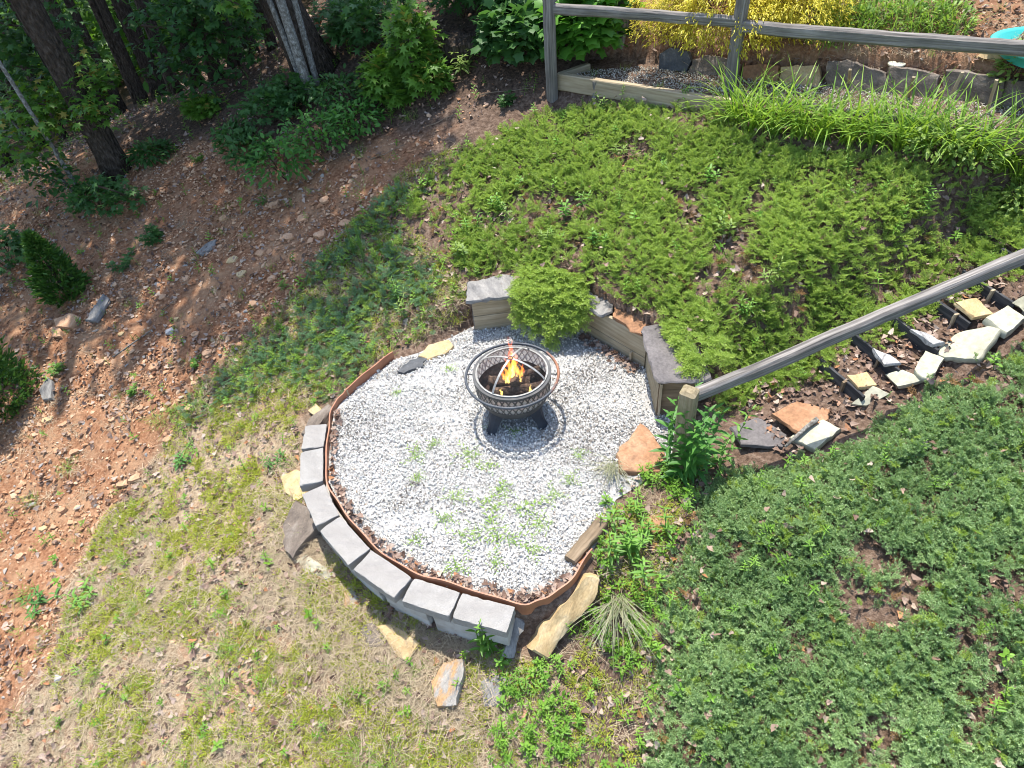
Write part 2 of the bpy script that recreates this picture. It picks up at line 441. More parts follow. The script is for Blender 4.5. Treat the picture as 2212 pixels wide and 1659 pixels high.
def frame_mat(p, x, zhint=(0, 0, 1)):
    x = Vector(x).normalized(); zhint = Vector(zhint)
    if abs(x.dot(zhint)) > .97: zhint = Vector((0, 1, 0))
    y = zhint.cross(x).normalized(); z = x.cross(y)
    return Matrix(((x[0], y[0], z[0], p[0]), (x[1], y[1], z[1], p[1]), (x[2], y[2], z[2], p[2]), (0, 0, 0, 1)))

def beam_mesh(name, L, w, h, mat, n=10, jit=.0015, round_=.12, seed=0, bow=0.0, taper=1.0, top=0.0):
    """timber along local x from 0 to L, w wide (y), h high (z), worn edges, slight warp"""
    r = np.random.default_rng(seed); c = min(w, h) * round_
    prof = np.array([(-w/2+c, -h/2), (w/2-c, -h/2), (w/2, -h/2+c), (w/2, 0), (w/2, h/2-c), (w/2-c, h/2), (0, h/2), (-w/2+c, h/2), (-w/2, h/2-c), (-w/2, 0), (-w/2, -h/2+c)])
    k = len(prof); V = []; dy = np.cumsum(r.normal(0, jit, n + 1)); dz = np.cumsum(r.normal(0, jit, n + 1))
    pj = r.normal(0, jit * .8, (k, 2))
    for i in range(n + 1):
        t = i / n; s = 1 + (taper - 1) * t
        q = prof * s + pj + r.normal(0, jit * .5, (k, 2))
        x = t * L
        if i == n and top: pass
        for j in range(k): V.append((x, q[j, 0] + dy[i], q[j, 1] + dz[i] + bow * math.sin(math.pi * t)))
    if top:     # chamfered end
        last = len(V) - k
        ctr = np.mean([V[last + j] for j in range(k)], 0)
        extra = [(L + top, ctr[1] + (V[last + j][1] - ctr[1]) * .55, ctr[2] + (V[last + j][2] - ctr[2]) * .55) for j in range(k)]
        V += extra; n += 1
    Fc = [(i*k+j, i*k+(j+1) % k, (i+1)*k+(j+1) % k, (i+1)*k+j) for i in range(n) for j in range(k)]
    Fc += [tuple(range(k-1, -1, -1)), tuple(n*k+j for j in range(k))]
    return mesh(name, V, Fc, mat)

def beam(name, p0, p1, w, h, mat, parent=None, zhint=(0, 0, 1), **kw):
    p0, p1 = Vector(p0), Vector(p1)
    o = bpy.data.objects.new(name, beam_mesh(name, (p1 - p0).length, w, h, mat, **kw)); S.collection.objects.link(o)
    mw = frame_mat(p0, p1 - p0, zhint)
    if parent is not None:
        o.parent = parent; o.matrix_basis = parent_inv(parent) @ mw
    else: o.matrix_world = mw; o.matrix_basis = mw
    return o

def parent_inv(p):
    m = Matrix.LocRotScale(p.location, p.rotation_euler, p.scale)
    if p.parent is not None: m = Matrix.LocRotScale(p.parent.location, p.parent.rotation_euler, p.parent.scale) @ m
    return m.inverted()

def tube_arrays(pts, rad, k=8, closed=False):
    pts = [Vector(p) for p in pts]; n = len(pts); rad = [rad] * n if np.isscalar(rad) else list(rad)
    V, Fc = [], []; ref = Vector((0, 0, 1))
    for i in range(n):
        a = pts[i - 1] if (i > 0 or closed) else pts[i]; b = pts[(i + 1) % n] if (i < n - 1 or closed) else pts[i]
        tg = (b - a).normalized()
        if i == 0:
            if abs(tg.dot(ref)) > .95: ref = Vector((1, 0, 0))
        s = tg.cross(ref).normalized(); q = s.cross(tg).normalized(); ref = q
        for j in range(k):
            an = 2 * math.pi * j / k; V.append(pts[i] + (s * math.cos(an) + q * math.sin(an)) * rad[i])
    m = n if closed else n - 1
    for i in range(m):
        for j in range(k):
            Fc.append((i*k+j, i*k+(j+1) % k, ((i+1) % n)*k+(j+1) % k, ((i+1) % n)*k+j))
    if not closed: Fc += [tuple(range(k-1, -1, -1)), tuple((n-1)*k+j for j in range(k))]
    return V, Fc

def tube(name, pts, rad, mat, parent=None, k=8, closed=False, smooth=True):
    v, f = tube_arrays(pts, rad, k, closed)
    return link(name, mesh(name, v, f, mat, smooth), parent)

def lathe_arrays(prof, k=64):
    V, Fc = [], []
    for r, z in prof:
        for j in range(k):
            a = 2 * math.pi * j / k; V.append((r * math.cos(a), r * math.sin(a), z))
    for i in range(len(prof) - 1):
        for j in range(k): Fc.append((i*k+j, i*k+(j+1) % k, (i+1)*k+(j+1) % k, (i+1)*k+j))
    return V, Fc

def slab_mesh(name, pts, thick, mat, seed=0, rough=.006, step=.05, dome=0.0, tilt=None):
    """flat stone from its outline (local x, y); uneven top, broken edges"""
    r = np.random.default_rng(seed); P = np.array([(p[0], p[1]) for p in pts], float)
    out = []
    for i in range(len(P)):
        a, b = P[i], P[(i + 1) % len(P)]; n = max(2, int(np.hypot(*(b - a)) / step))
        for j in range(n):
            q = a + (b - a) * j / n
            if j: q = q + r.normal(0, rough * .9, 2)
            out.append(q)
    out = np.array(out); c = out.mean(0); n = len(out); size = np.abs(out - c).max()
    rings = [(1.0, -thick), (1.03, -thick * .55), (1.0, -thick * .12), (.965, 0.0), (.7, 0), (.4, 0)]
    V = []
    for s, z in rings:
        for q in out:
            p = c + (q - c) * (s if s > .9 else s)
            zz = z + (r.normal(0, rough * .5) if .9 < s < 1.01 else 0) + (fbm(p[0]*3 + seed, p[1]*3, .35, seed) - .5) * rough * 5 * (1 if z > -thick*.5 else .3)
            if s < 1: zz += dome * (1 - s * s)
            if s >= 1: p = p + r.normal(0, rough * .6, 2)
            V.append((p[0], p[1], zz))
    V.append((c[0], c[1], dome)); Fc = []
    for i in range(len(rings) - 1):
        for j in range(n): Fc.append((i*n+j, i*n+(j+1) % n, (i+1)*n+(j+1) % n, (i+1)*n+j))
    top = (len(rings) - 1) * n
    for j in range(n): Fc.append((top+j, top+(j+1) % n, len(V) - 1))
    Fc.append(tuple(range(n-1, -1, -1)))
    me = mesh(name, V, Fc, mat, True); me.set_sharp_from_angle(angle=math.radians(38)); return me

def slab(name, pts3, thick, mat, label=None, cat=None, seed=0, parent=None, group=None, **kw):
    """flat stone whose top face runs through world points pts3"""
    P = [Vector(p) for p in pts3]; c = sum(P, Vector()) / len(P)
    nrm = Vector()
    for i in range(len(P)): nrm += (P[i] - c).cross(P[(i + 1) % len(P)] - c)
    nrm.normalize()
    if nrm.z < 0: nrm = -nrm; P = P[::-1]
    mw = frame_mat(c, (P[0] - c) - nrm * nrm.dot(P[0] - c), nrm)
    # frame_mat keeps z close to nrm
    inv = mw.inverted(); loc = [inv @ p for p in P]
    o = link(name, slab_mesh(name, loc, thick, mat, seed, **kw))
    if parent is not None: o.parent = parent; o.matrix_basis = parent_inv(parent) @ mw
    else: o.matrix_basis = mw
    return tag(o, label, cat, group)

def rock_mesh(name, dims, mat, seed=0, cuts=12, sub=1, rough=.03):
    r = np.random.default_rng(seed); bm = bmesh.new()
    for _ in range(26):
        d = r.normal(0, 1, 3); d /= np.linalg.norm(d)
        d = np.sign(d) * np.abs(d) ** .6
        bm.verts.new(d * np.array(dims) / 2 * r.uniform(.8, 1.05))
    res = bmesh.ops.convex_hull(bm, input=bm.verts)
    bmesh.ops.delete(bm, geom=[g for g in res['geom_interior'] if isinstance(g, bmesh.types.BMVert)], context='VERTS')
    for _ in range(sub): bmesh.ops.subdivide_edges(bm, edges=bm.edges, cuts=1, use_grid_fill=True, fractal=rough * 3, along_normal=.4, seed=seed)
    bmesh.ops.triangulate(bm, faces=bm.faces)
    return bm_mesh(name, bm, mat)

def rock(name, loc, dims, mat, label, rz=0, seed=0, tilt=(0, 0), cat='rock', group=None, **kw):
    o = link(name, rock_mesh(name, dims, mat, seed, **kw)); o.location = loc; o.rotation_euler = (tilt[0], tilt[1], rz)
    return tag(o, label, cat, group)

def scatter(name, pts, rot, scl, idx, tint, protos):
    """one object of uncountable small pieces: shared meshes placed on points"""
    col = bpy.data.collections.new(name + '_pieces')
    for i, me in enumerate(protos): col.objects.link(bpy.data.objects.new('%03d_%s' % (i, name), me))
    me = bpy.data.meshes.new(name); n = len(pts); me.vertices.add(n); me.vertices.foreach_set('co', np.asarray(pts, np.float32).ravel())
    def attr(nm, ty, val, key='value'):
        x = me.attributes.new(nm, ty, 'POINT'); x.data.foreach_set(key, val.ravel())
    attr('rot', 'FLOAT_VECTOR', np.asarray(rot, np.float32), 'vector'); attr('scl', 'FLOAT', np.asarray(scl, np.float32))
    attr('idx', 'INT', np.asarray(idx, np.int32)); attr('tint', 'FLOAT', np.asarray(tint, np.float32))
    o = bpy.data.objects.new(name, me); S.collection.objects.link(o)
    g = bpy.data.node_groups.new(name, 'GeometryNodeTree')
    g.interface.new_socket('Geometry', in_out='INPUT', socket_type='NodeSocketGeometry'); g.interface.new_socket('Geometry', in_out='OUTPUT', socket_type='NodeSocketGeometry')
    N, L = g.nodes.new, g.links.new
    gi, go, ci, ip = N('NodeGroupInput'), N('NodeGroupOutput'), N('GeometryNodeCollectionInfo'), N('GeometryNodeInstanceOnPoints')
    ci.inputs['Collection'].default_value = col; ci.inputs['Separate Children'].default_value = True; ci.inputs['Reset Children'].default_value = True
    ip.inputs['Pick Instance'].default_value = True
    def na(nm, ty):
        x = N('GeometryNodeInputNamedAttribute'); x.data_type = ty; x.inputs['Name'].default_value = nm; return x.outputs['Attribute']
    e = N('FunctionNodeEulerToRotation')
    L(gi.outputs[0], ip.inputs['Points']); L(ci.outputs[0], ip.inputs['Instance']); L(na('idx', 'INT'), ip.inputs['Instance Index'])
    L(na('rot', 'FLOAT_VECTOR'), e.inputs[0]); L(e.outputs[0], ip.inputs['Rotation']); L(na('scl', 'FLOAT'), ip.inputs['Scale']); L(ip.outputs[0], go.inputs[0])
    o.modifiers.new('scatter', 'NODES').node_group = g
    o['kind'] = 'stuff'
    return o

def copy_thing(o, **props):
    c = o.copy(); S.collection.objects.link(c)
    for ch in o.children:
        k = ch.copy(); S.collection.objects.link(k); k.parent = c
        for g in ch.children:
            q = g.copy(); S.collection.objects.link(q); q.parent = k
    for k, v in props.items(): c[k] = v
    return c

# ------------------------------------------------------------------ ground
SOIL = wpoly([(-160, 1750), (-160, 430), (330, 320), (560, 290), (700, 350), (830, 300), (1000, 270), (900, 350), (800, 460), (700, 560), (600, 690), (470, 800), (400, 900),
              (330, 1000), (230, 1120), (160, 1260), (120, 1420), (30, 1560), (-60, 1750)])
DRY = wpoly([(400, 900), (500, 830), (600, 760), (720, 830), (640, 900), (650, 1060), (700, 1180), (800, 1290), (1080, 1390), (1150, 1440), (1260, 1800), (-260, 1800), (-160, 1700), (30, 1560), (120, 1420), (160, 1260), (230, 1120), (330, 1000)])
WOODS = wpoly([(-300, 440), (330, 330), (560, 300), (700, 360), (830, 300), (1000, 260), (1180, 215), (1190, 60), (1300, -60), (900, -60), (560, 90), (330, 220), (0, 380), (-300, 420)])
JUN_A = wpoly([(1205, 235), (1380, 215), (1550, 245), (1640, 300), (1800, 320), (1960, 350), (2060, 378), (2300, 405), (2330, 500), (2260, 560), (2080, 655), (1940, 738), (1820, 795), (1700, 852), (1580, 905), (1530, 890), (1512, 800), (1440, 700), (1380, 690),
               (1270, 665), (1130, 640), (1100, 590), (1010, 620), (960, 560), (860, 470), (900, 400), (1010, 320), (1100, 270)])
JUN_B = wpoly([(1010, 310), (860, 480), (960, 560), (1010, 620), (1010, 700), (900, 735), (850, 765), (740, 850), (690, 880), (600, 850), (470, 905), (400, 930), (370, 900), (470, 790), (590, 685), (690, 560), (800, 440), (900, 350)])
JUN_C = wpoly([(1560, 1010), (1700, 1010), (1830, 960), (1900, 880), (2000, 830), (2100, 790), (2300, 690), (2500, 700), (2500, 1800), (1330, 1800), (1390, 1620), (1400, 1450), (1410, 1280), (1450, 1180), (1480, 1080)])
WEEDY = wpoly([(1290, 1110), (1330, 1060), (1420, 1010), (1520, 1010), (1480, 1150), (1430, 1250), (1420, 1450), (1380, 1640), (1340, 1800), (1120, 1800), (1060, 1600), (1080, 1470), (1200, 1420), (1290, 1300)])
PATH = [tuple((TER0 + TER_E * u + TER_N * v)) for u, v in ((0, 0), (6.5, 0), (6.5, .82), (1.2, .84), (.1, .3))]

def soft(x, y, poly, w):
    d = polydist(x, y, poly) + (fbm(x, y, .5, 11, 3) - .5) * w * 2.2
    return 1 - sstep(-w, w, d)

def graded(lo, hi, a, b, step, grow=1.16):
    mid = list(np.arange(a, b + 1e-6, step)); L, R = [], []
    s, q = step, a
    while q > lo: s *= grow; q -= s; L.append(q)
    s, q = step, b
    while q < hi: s *= grow; q += s; R.append(q)
    return np.array(L[::-1] + mid + R)
gx = graded(-90, 60, -8, 6.2, .05); gy = graded(-20, 110, -4.2, 8.2, .05)
GX, GY = np.meshgrid(gx, gy); GZ = height(GX.ravel(), GY.ravel()).reshape(GX.shape)
# clods and hollows on the bare slope
near = sstep(0, .3, polydist(GX, GY, PATIO_XY))
GZ = GZ + ((fbm(GX, GY, .16, 31, 2) - .5) * .035 + (fbm(GX, GY, .5, 33, 2) - .5) * .05) * near
nx, ny = len(gx), len(gy); ii = (np.arange(ny - 1)[:, None] * nx + np.arange(nx - 1)[None]).ravel()
gme = big_mesh('ground', np.c_[GX.ravel(), GY.ravel(), GZ.ravel()], None, np.c_[ii, ii + 1, ii + nx + 1, ii + nx], smooth=True)
zone = np.zeros((GX.size, 4), np.float32); zone[:, 3] = 1
fx, fy = GX.ravel(), GY.ravel()
zone[:, 0] = soft(fx, fy, SOIL, .25); zone[:, 1] = soft(fx, fy, DRY, .3); zone[:, 2] = np.maximum(soft(fx, fy, WOODS, .5), sstep(8.5, 11, np.hypot(fx, fy)))
up = ((fx - TER0[0]) * TER_N[0] + (fy - TER0[1]) * TER_N[1]) > .85
zone[:, 0] = np.maximum(zone[:, 0], up * (fx > 1.5) * .75); zone[:, 2] *= 1 - up * (fx > 1.2)
ca = gme.color_attributes.new('zone', 'FLOAT_COLOR', 'POINT'); ca.data.foreach_set('color', zone.ravel())
t = NT('hillside_ground'); v = t.coord('Object'); z = t.n('SeparateColor'); t.set(z.inputs[0], t.attr('zone'))
n1 = t.noise(v, 2.2, 5, .65); n2 = t.noise(v, 22, 4, .65); n3 = t.noise(v, 90, 2)
litter = t.ramp(n2, [(.3, (.055, .035, .024)), (.5, (.13, .085, .06)), (.7, (.22, .16, .12))])
soil = t.ramp(n2, [(.3, (.13, .055, .028)), (.5, (.25, .118, .060)), (.72, (.37, .21, .12))])
soil = t.mix(t.ramp(n1, [(.45, 0.0), (.65, .65)]), soil, (.38, .24, .14))
dry = t.ramp(n2, [(.3, (.17, .12, .075)), (.5, (.31, .23, .15)), (.7, (.44, .35, .24))])
dry = t.mix(t.ramp(n1, [(.5, 0.0), (.62, .45)]), dry, (.36, .18, .10))
wood = t.ramp(n2, [(.3, (.03, .02, .014)), (.5, (.085, .055, .038)), (.72, (.17, .11, .075))])
c = t.mix(z.outputs[2], litter, wood); c = t.mix(z.outputs[1], c, dry); c = t.mix(z.outputs[0], c, soil)
t.bump(t.math('ADD', n2, t.math('MULTIPLY', n3, .4)), .8, .03)
gme.materials.append(t.done(c, .95, .15))
ground = link('ground', gme); ground['kind'] = 'structure'
tag(ground, 'orange clay hillside with shale, dry grass and leaf litter', 'ground')

def project(p):
    d = np.array(p, float) - CP; z = d @ CF
    return (512 + FPX * (d @ CR) / z) * PX, (384 - FPX * (d @ CU) / z) * PX

def z_at(x, y, py):
    """height above (x, y) at which a vertical line reaches photo row py"""
    lo, hi = -2.0, 6.0
    for _ in range(40):
        m = (lo + hi) / 2
        if project((x, y, m))[1] > py: lo = m
        else: hi = m
    return lo

def catmull(pts, n=8):
    P = [np.array(p, float) for p in pts]; P = [2 * P[0] - P[1]] + P + [2 * P[-1] - P[-2]]; out = []
    for i in range(1, len(P) - 2):
        for j in range(n):
            t = j / n; a, b, c, d = P[i-1], P[i], P[i+1], P[i+2]
            out.append(.5 * ((2*b) + (-a+c)*t + (2*a-5*b+4*c-d)*t*t + (-a+3*b-3*c+d)*t**3))
    out.append(P[-2]); return out

# ------------------------------------------------------------------ patio gravel
def chip_mesh(name, mat, seed, flat=.65, k=9, spread=.35):
    r = np.random.default_rng(seed); bm = bmesh.new()
    for _ in range(k):
        d = r.normal(0, 1, 3); d /= np.linalg.norm(d); bm.verts.new(d * np.array([1, r.uniform(.65, .95), flat]) * r.uniform(1 - spread, 1) * .5)
    res = bmesh.ops.convex_hull(bm, input=bm.verts)
    bmesh.ops.delete(bm, geom=[g for g in res['geom_interior'] if isinstance(g, bmesh.types.BMVert)], context='VERTS')
    return bm_mesh(name, bm, mat)

def sample(poly, dens, rng, keep=None, inside=True):
    P = np.array(poly); lo, hi = P.min(0), P.max(0); n = int(np.prod(hi - lo) * dens)
    q = rng.uniform(lo, hi, (n, 2)); q = q[inpoly(q[:, 0], q[:, 1], poly)]
    if keep is not None: q = q[rng.uniform(0, 1, len(q)) < keep(q[:, 0], q[:, 1])]
    return q

bed = link('gravel_bed', mesh('gravel_bed', [(x, y, -.004) for x, y in PATIO_XY] , [tuple(range(len(PATIO_XY)))], None))
t = NT('marble_dust'); v = t.coord('Object'); n1 = t.noise(v, 30, 4)
bed.data.materials.append(t.done(t.ramp(n1, [(.3, (.22, .21, .195)), (.7, (.44, .43, .41))]), .95, .2))
tag(bed, 'round patio of white crushed stone around the fire pit', 'patio', kind='structure')
r = np.random.default_rng(3)
GRAVEL_POLY = PATIO_XY
q = sample(GRAVEL_POLY, 5600, r, lambda x, y: np.where(polydist(x, y, PATIO_XY) < -.03, 1, .25) * np.where((x > .75) & (y < -.85), .35, 1) * (1 - .75 * sstep(.62, .74, fbm(x, y, .6, 55, 3))))
n = len(q); s = np.clip(r.lognormal(math.log(.0235), .32, n), .011, .05)
chips = [chip_mesh('marble_chip', 'gravel', 40 + i) for i in range(8)]
g = scatter('gravel', np.c_[q, r.uniform(-.006, .022, n)], r.uniform(-3.2, 3.2, (n, 3)), s, r.integers(0, 8, n), np.clip(r.uniform(0, 1, n) - .28 * sstep(.5, .68, fbm(q[:, 0], q[:, 1], .5, 57, 3)), 0, 1), chips)
tag(g, 'white crushed marble gravel covering the round patio', 'gravel')

# ------------------------------------------------------------------ fire pit
FZ = .53
fp = empty('fire_pit', (0, 0, 0), 'round black steel fire pit with lattice sides, spark screen and outer ring', 'fire pit')
ring_pts = [(.438 * math.cos(a), .438 * math.sin(a), .50) for a in np.linspace(0, 2 * math.pi, 97)[:-1]]
tube('outer_ring', ring_pts, .0135, 'ring', fp, 10, True)
for k in range(6):
    a = math.radians(52 + 60 * k); tube('ring_bracket', [(.36 * math.cos(a), .36 * math.sin(a), .505), (.43 * math.cos(a), .43 * math.sin(a), .50)], .006, 'steel', fp, 6)
def rb(z):     # outer radius of the bowl at height z
    u = (FZ - z) / (FZ - .18)
    return .366 - .010 * u - .075 * u ** 4
prof = [(rb(FZ) - .022, FZ + .004), (rb(FZ) + .006, FZ + .006), (rb(FZ) + .006, FZ - .002), (rb(.50), .50), (rb(.50) - .004, .50), (rb(FZ) - .022, FZ - .004), (rb(FZ) - .022, FZ + .004)]
v, f = lathe_arrays(prof, 96); link('rim', mesh('rim', v, f, 'steel', False), fp)
low = [(rb(z), z) for z in np.linspace(.312, .18, 10)] + [(.20, .165), (.0005, .16)]
v, f = lathe_arrays(low, 96); bowl = link('bowl', mesh('bowl', v, f, 'steel', True), fp)
V, Fc = [], []
zb, zt, nb = .310, .502, 38
for sgn in (-1, 1):
    for b in range(nb):
        base = len(V); m = 7
        for i in range(m):
            u = i / (m - 1); z = zb + (zt - zb) * u; a = 2 * math.pi * b / nb + sgn * .29 * (u - .5); w = .0055; rr = rb(z)
            for da, dr in ((-w / rr, 0.001), (w / rr, 0.001), (w / rr, -.002), (-w / rr, -.002)):
                V.append(((rr + dr + .0004 * sgn) * math.cos(a + da), (rr + dr + .0004 * sgn) * math.sin(a + da), z))
        for i in range(m - 1):
            for j in range(4): Fc.append((base+i*4+j, base+i*4+(j+1) % 4, base+(i+1)*4+(j+1) % 4, base+(i+1)*4+j))
link('lattice', mesh('lattice', V, Fc, 'steel'), fp)
# wire liner inside the lattice
k = 96; V, Fc, UV = [], [], []
for i, z in enumerate((.312, .50)):
    for j in range(k + 1):
        a = 2 * math.pi * j / k; V.append(((rb(z) - .006) * math.cos(a), (rb(z) - .006) * math.sin(a), z)); UV.append((j / k, i))
Fc = [(j, j + 1, k + 2 + j, k + 1 + j) for j in range(k)]
me = mesh('wire_liner', V, Fc, 'wire_liner', True); uv = me.uv_layers.new(name='UVMap')
for l in me.loops: uv.data[l.index].uv = UV[l.vertex_index]
link('wire_liner', me, fp)
pan = [(rb(.36) - .012, .365), (rb(.34) - .018, .335), (.30, .30), (.24, .285), (.001, .282)]
v, f = lathe_arrays(pan, 72); link('ash_pan', mesh('ash_pan', v, f, 'soot', True), fp)
# domed spark screen
screen_r, dome_h = .338, .165
def dome(rr): return FZ + .006 + dome_h * (1 - (rr / screen_r) ** 2) ** .72 if rr < screen_r else FZ + .006
v, f = lathe_arrays([(screen_r - .012, FZ + .002), (screen_r - .012, FZ + .016), (screen_r + .004, FZ + .016), (screen_r + .004, FZ + .002), (screen_r - .012, FZ + .002)], 96)
sc = link('spark_screen', mesh('spark_screen', v, f, 'strap'), fp)
rs = [screen_r * x for x in (.998, .985, .95, .88, .78, .65, .5, .35, .2, .045)]
V, Fc, UV = [], [], []
for i, rr in enumerate(rs):
    for j in range(k + 1):
        a = 2 * math.pi * j / k; V.append((rr * math.cos(a), rr * math.sin(a), dome(rr) + .004)); UV.append((j / k, i / 9))
for i in range(len(rs) - 1): Fc += [(i*(k+1)+j, i*(k+1)+j+1, (i+1)*(k+1)+j+1, (i+1)*(k+1)+j) for j in range(k)]
me = mesh('screen_mesh', V, Fc, 'wire_dome', True); uv = me.uv_layers.new(name='UVMap')
for l in me.loops: uv.data[l.index].uv = UV[l.vertex_index]
link('screen_mesh', me, sc)
for az in (57, 152, 235, 331):
    a = math.radians(az); V, Fc = [], []; pr = [1.0, .985, .95, .88, .78, .65, .5, .35, .2, .1, .05]
    tx, ty = -math.sin(a), math.cos(a)
    for i, x in enumerate(pr):
        rr = x * screen_r; z = dome(rr) + .006; w = .0105
        for s_, dz in ((-w, 0), (w, 0), (w, .004), (-w, .004)): V.append((rr*math.cos(a)+tx*s_, rr*math.sin(a)+ty*s_, z+dz))
    for i in range(len(pr) - 1):
        for j in range(4): Fc.append((i*4+j, i*4+(j+1) % 4, (i+1)*4+(j+1) % 4, (i+1)*4+j))
    Fc += [(0, 1, 2, 3), tuple(len(V)-1-j for j in range(4))]
    link('screen_rib', mesh('screen_rib', V, Fc, 'strap'), sc)
tube('screen_handle', [(.022 * math.cos(a), .022 * math.sin(a), dome(.01) + .01) for a in np.linspace(0, 2 * math.pi, 17)[:-1]], .004, 'leg', sc, 6, True)
for az in (45, 135, 225, 315):
    a = math.radians(az); c_, s_ = math.cos(a), math.sin(a); V, Fc = [], []
    st = [(.262, .20, .082), (.275, .17, .085), (.295, .12, .070), (.318, .08, .058), (.352, .012, .060), (.366, -.004, .062)]
    for rr, z, w in st:
        for y, dr in ((-w, 0), (-w * .35, .028), (w * .35, .028), (w, 0), (w * .32, .016), (-w * .32, .016)):
            V.append(((rr + dr) * c_ - y * s_, (rr + dr) * s_ + y * c_, z))
    for i in range(len(st) - 1):
        for j in range(6): Fc.append((i*6+j, i*6+(j+1) % 6, (i+1)*6+(j+1) % 6, (i+1)*6+j))
    Fc += [tuple(range(5, -1, -1)), tuple(len(V)-6+j for j in range(6))]
    link('leg', mesh('leg', V, Fc, 'leg'), fp)

def log_mesh(L, rad, seed):
    r = np.random.default_rng(seed); n, k = 16, 16; V = []
    for i in range(n + 1):
        x = (i / n - .5) * L
        for j in range(k):
            a = 2*math.pi*j/k; rr = rad * (1 + .10 * math.sin(3*a + seed) + r.normal(0, .05)); V.append((x, rr*math.cos(a), rr*math.sin(a)))
    Fc = [(i*k+j, i*k+(j+1) % k, (i+1)*k+(j+1) % k, (i+1)*k+j) for i in range(n) for j in range(k)]
    Fc += [tuple(range(k-1, -1, -1)), tuple(n*k+j for j in range(k))]
    me = mesh('firewood_log', V, Fc, 'log'); me.materials.append(M['log_end']); me.polygons[-1].material_index = 1; me.polygons[-2].material_index = 1
    return me
for (x, y, z, L, rad, rz, ry, lab) in ((.02, -.055, .345, .43, .05, .03, 0, 'charred firewood log lying across the front of the fire pit bowl'),
                                  (-.03, .075, .345, .40, .047, -.14, .03, 'charred firewood log lying across the back of the fire pit bowl'),
                                  (.03, .05, .425, .24, .042, 1.46, .06, 'short firewood log with round end, stacked across the two others'),
                                  (.15, .12, .375, .26, .038, .35, -.1, 'thin split firewood log leaning on the burning stack')):
    o = link('firewood_log', log_mesh(L, rad, int(1000 * L))); o.location = (x, y, z); o.rotation_euler = (0, ry, rz); tag(o, lab, 'log', 'logs burning in the fire pit')
# flames: closed bodies of glowing gas, so their brightness comes from their thickness
def m_flame(name, col, s):
    t = NT(name); t.t.nodes.remove(t.b); e = t.n('Emission'); e.inputs[0].default_value = (*col, 1); e.inputs[1].default_value = s
    t.t.links.new(e.outputs[0], t.out.inputs['Volume']); return t.m
M['flame_red'] = m_flame('flame_red', (1, .15, .02), 15); M['flame_orange'] = m_flame('flame_orange', (1, .36, .04), 24); M['flame_yellow'] = m_flame('flame_yellow', (1, .66, .16), 42)
def flame_mesh(tongues, mat):
    V, Fc = [], []
    for (x, y, z, h, w, seed) in tongues:
        r = np.random.default_rng(seed); n, k = 18, 12; b = len(V); ph = r.uniform(0, 6.3, 4)
        for i in range(n + 1):
            u = i / n; rad = w * (math.sin(math.pi * min(u * 1.0, 1) ** .55) ** .8) * (1 - .55 * u) + .0006
            cx = x + .035 * w / .05 * math.sin(5.2 * u + ph[0]) * u + .012 * math.sin(13 * u + ph[1]) * u; cy = y + .03 * w / .05 * math.sin(4.5 * u + ph[2]) * u
            for j in range(k):
                a = 2*math.pi*j/k; rr = rad * (1 + .28 * math.sin(2*a + 9*u + ph[3]) * (.3 + u)); V.append((cx + rr*math.cos(a), cy + rr*math.sin(a) * .8, z + h*u))
        for i in range(n):
            for j in range(k): Fc.append((b+i*k+j, b+i*k+(j+1) % k, b+(i+1)*k+(j+1) % k, b+(i+1)*k+j))
        Fc += [tuple(b+k-1-j for j in range(k)), tuple(b+n*k+j for j in range(k))]
    return mesh('flame', V, Fc, mat, True)
fl = empty('flame', (0, .06, .38), 'tall orange flame rising from the burning logs in the fire pit', 'flame')
link('flame_body', flame_mesh([(.0, -.03, 0, .30, .045, 1), (.06, -.02, .02, .24, .030, 2), (-.05, -.03, .0, .25, .030, 3), (.02, -.03, .14, .28, .028, 4), (.09, -.01, .03, .19, .02, 31), (-.08, -.02, .02, .16, .02, 32), (.03, .0, .05, .30, .022, 33), (-.02, .01, .10, .24, .02, 34)], 'flame_orange'), fl)
link('flame_core', flame_mesh([(.0, -.05, 0, .20, .022, 5), (.045, -.055, 0, .15, .016, 6), (-.04, -.055, 0, .16, .016, 7), (.015, -.05, .08, .22, .014, 8), (.075, -.05, 0, .09, .012, 36), (-.065, -.05, 0, .08, .012, 37)], 'flame_yellow'), fl)
link('flame_tip', flame_mesh([(.0, -.03, .26, .32, .024, 9), (.05, -.02, .20, .2, .018, 10), (-.04, -.02, .18, .18, .018, 11), (.11, -.02, .08, .2, .014, 12), (.02, -.02, .36, .2, .014, 13), (-.09, -.02, .06, .16, .012, 14)], 'flame_red'), fl)
for i, (x, y, h) in enumerate(((-.115, -.112, .12), (.155, -.105, .11))):
    o = link('flame', flame_mesh([(0, 0, 0, h, .014, 20 + i)], 'flame_yellow')); o.location = (x, y, .345)
    tag(o, ('small yellow flame licking up the front log below the screen rib', 'small yellow flame at the end of the front log')[i], 'flame')

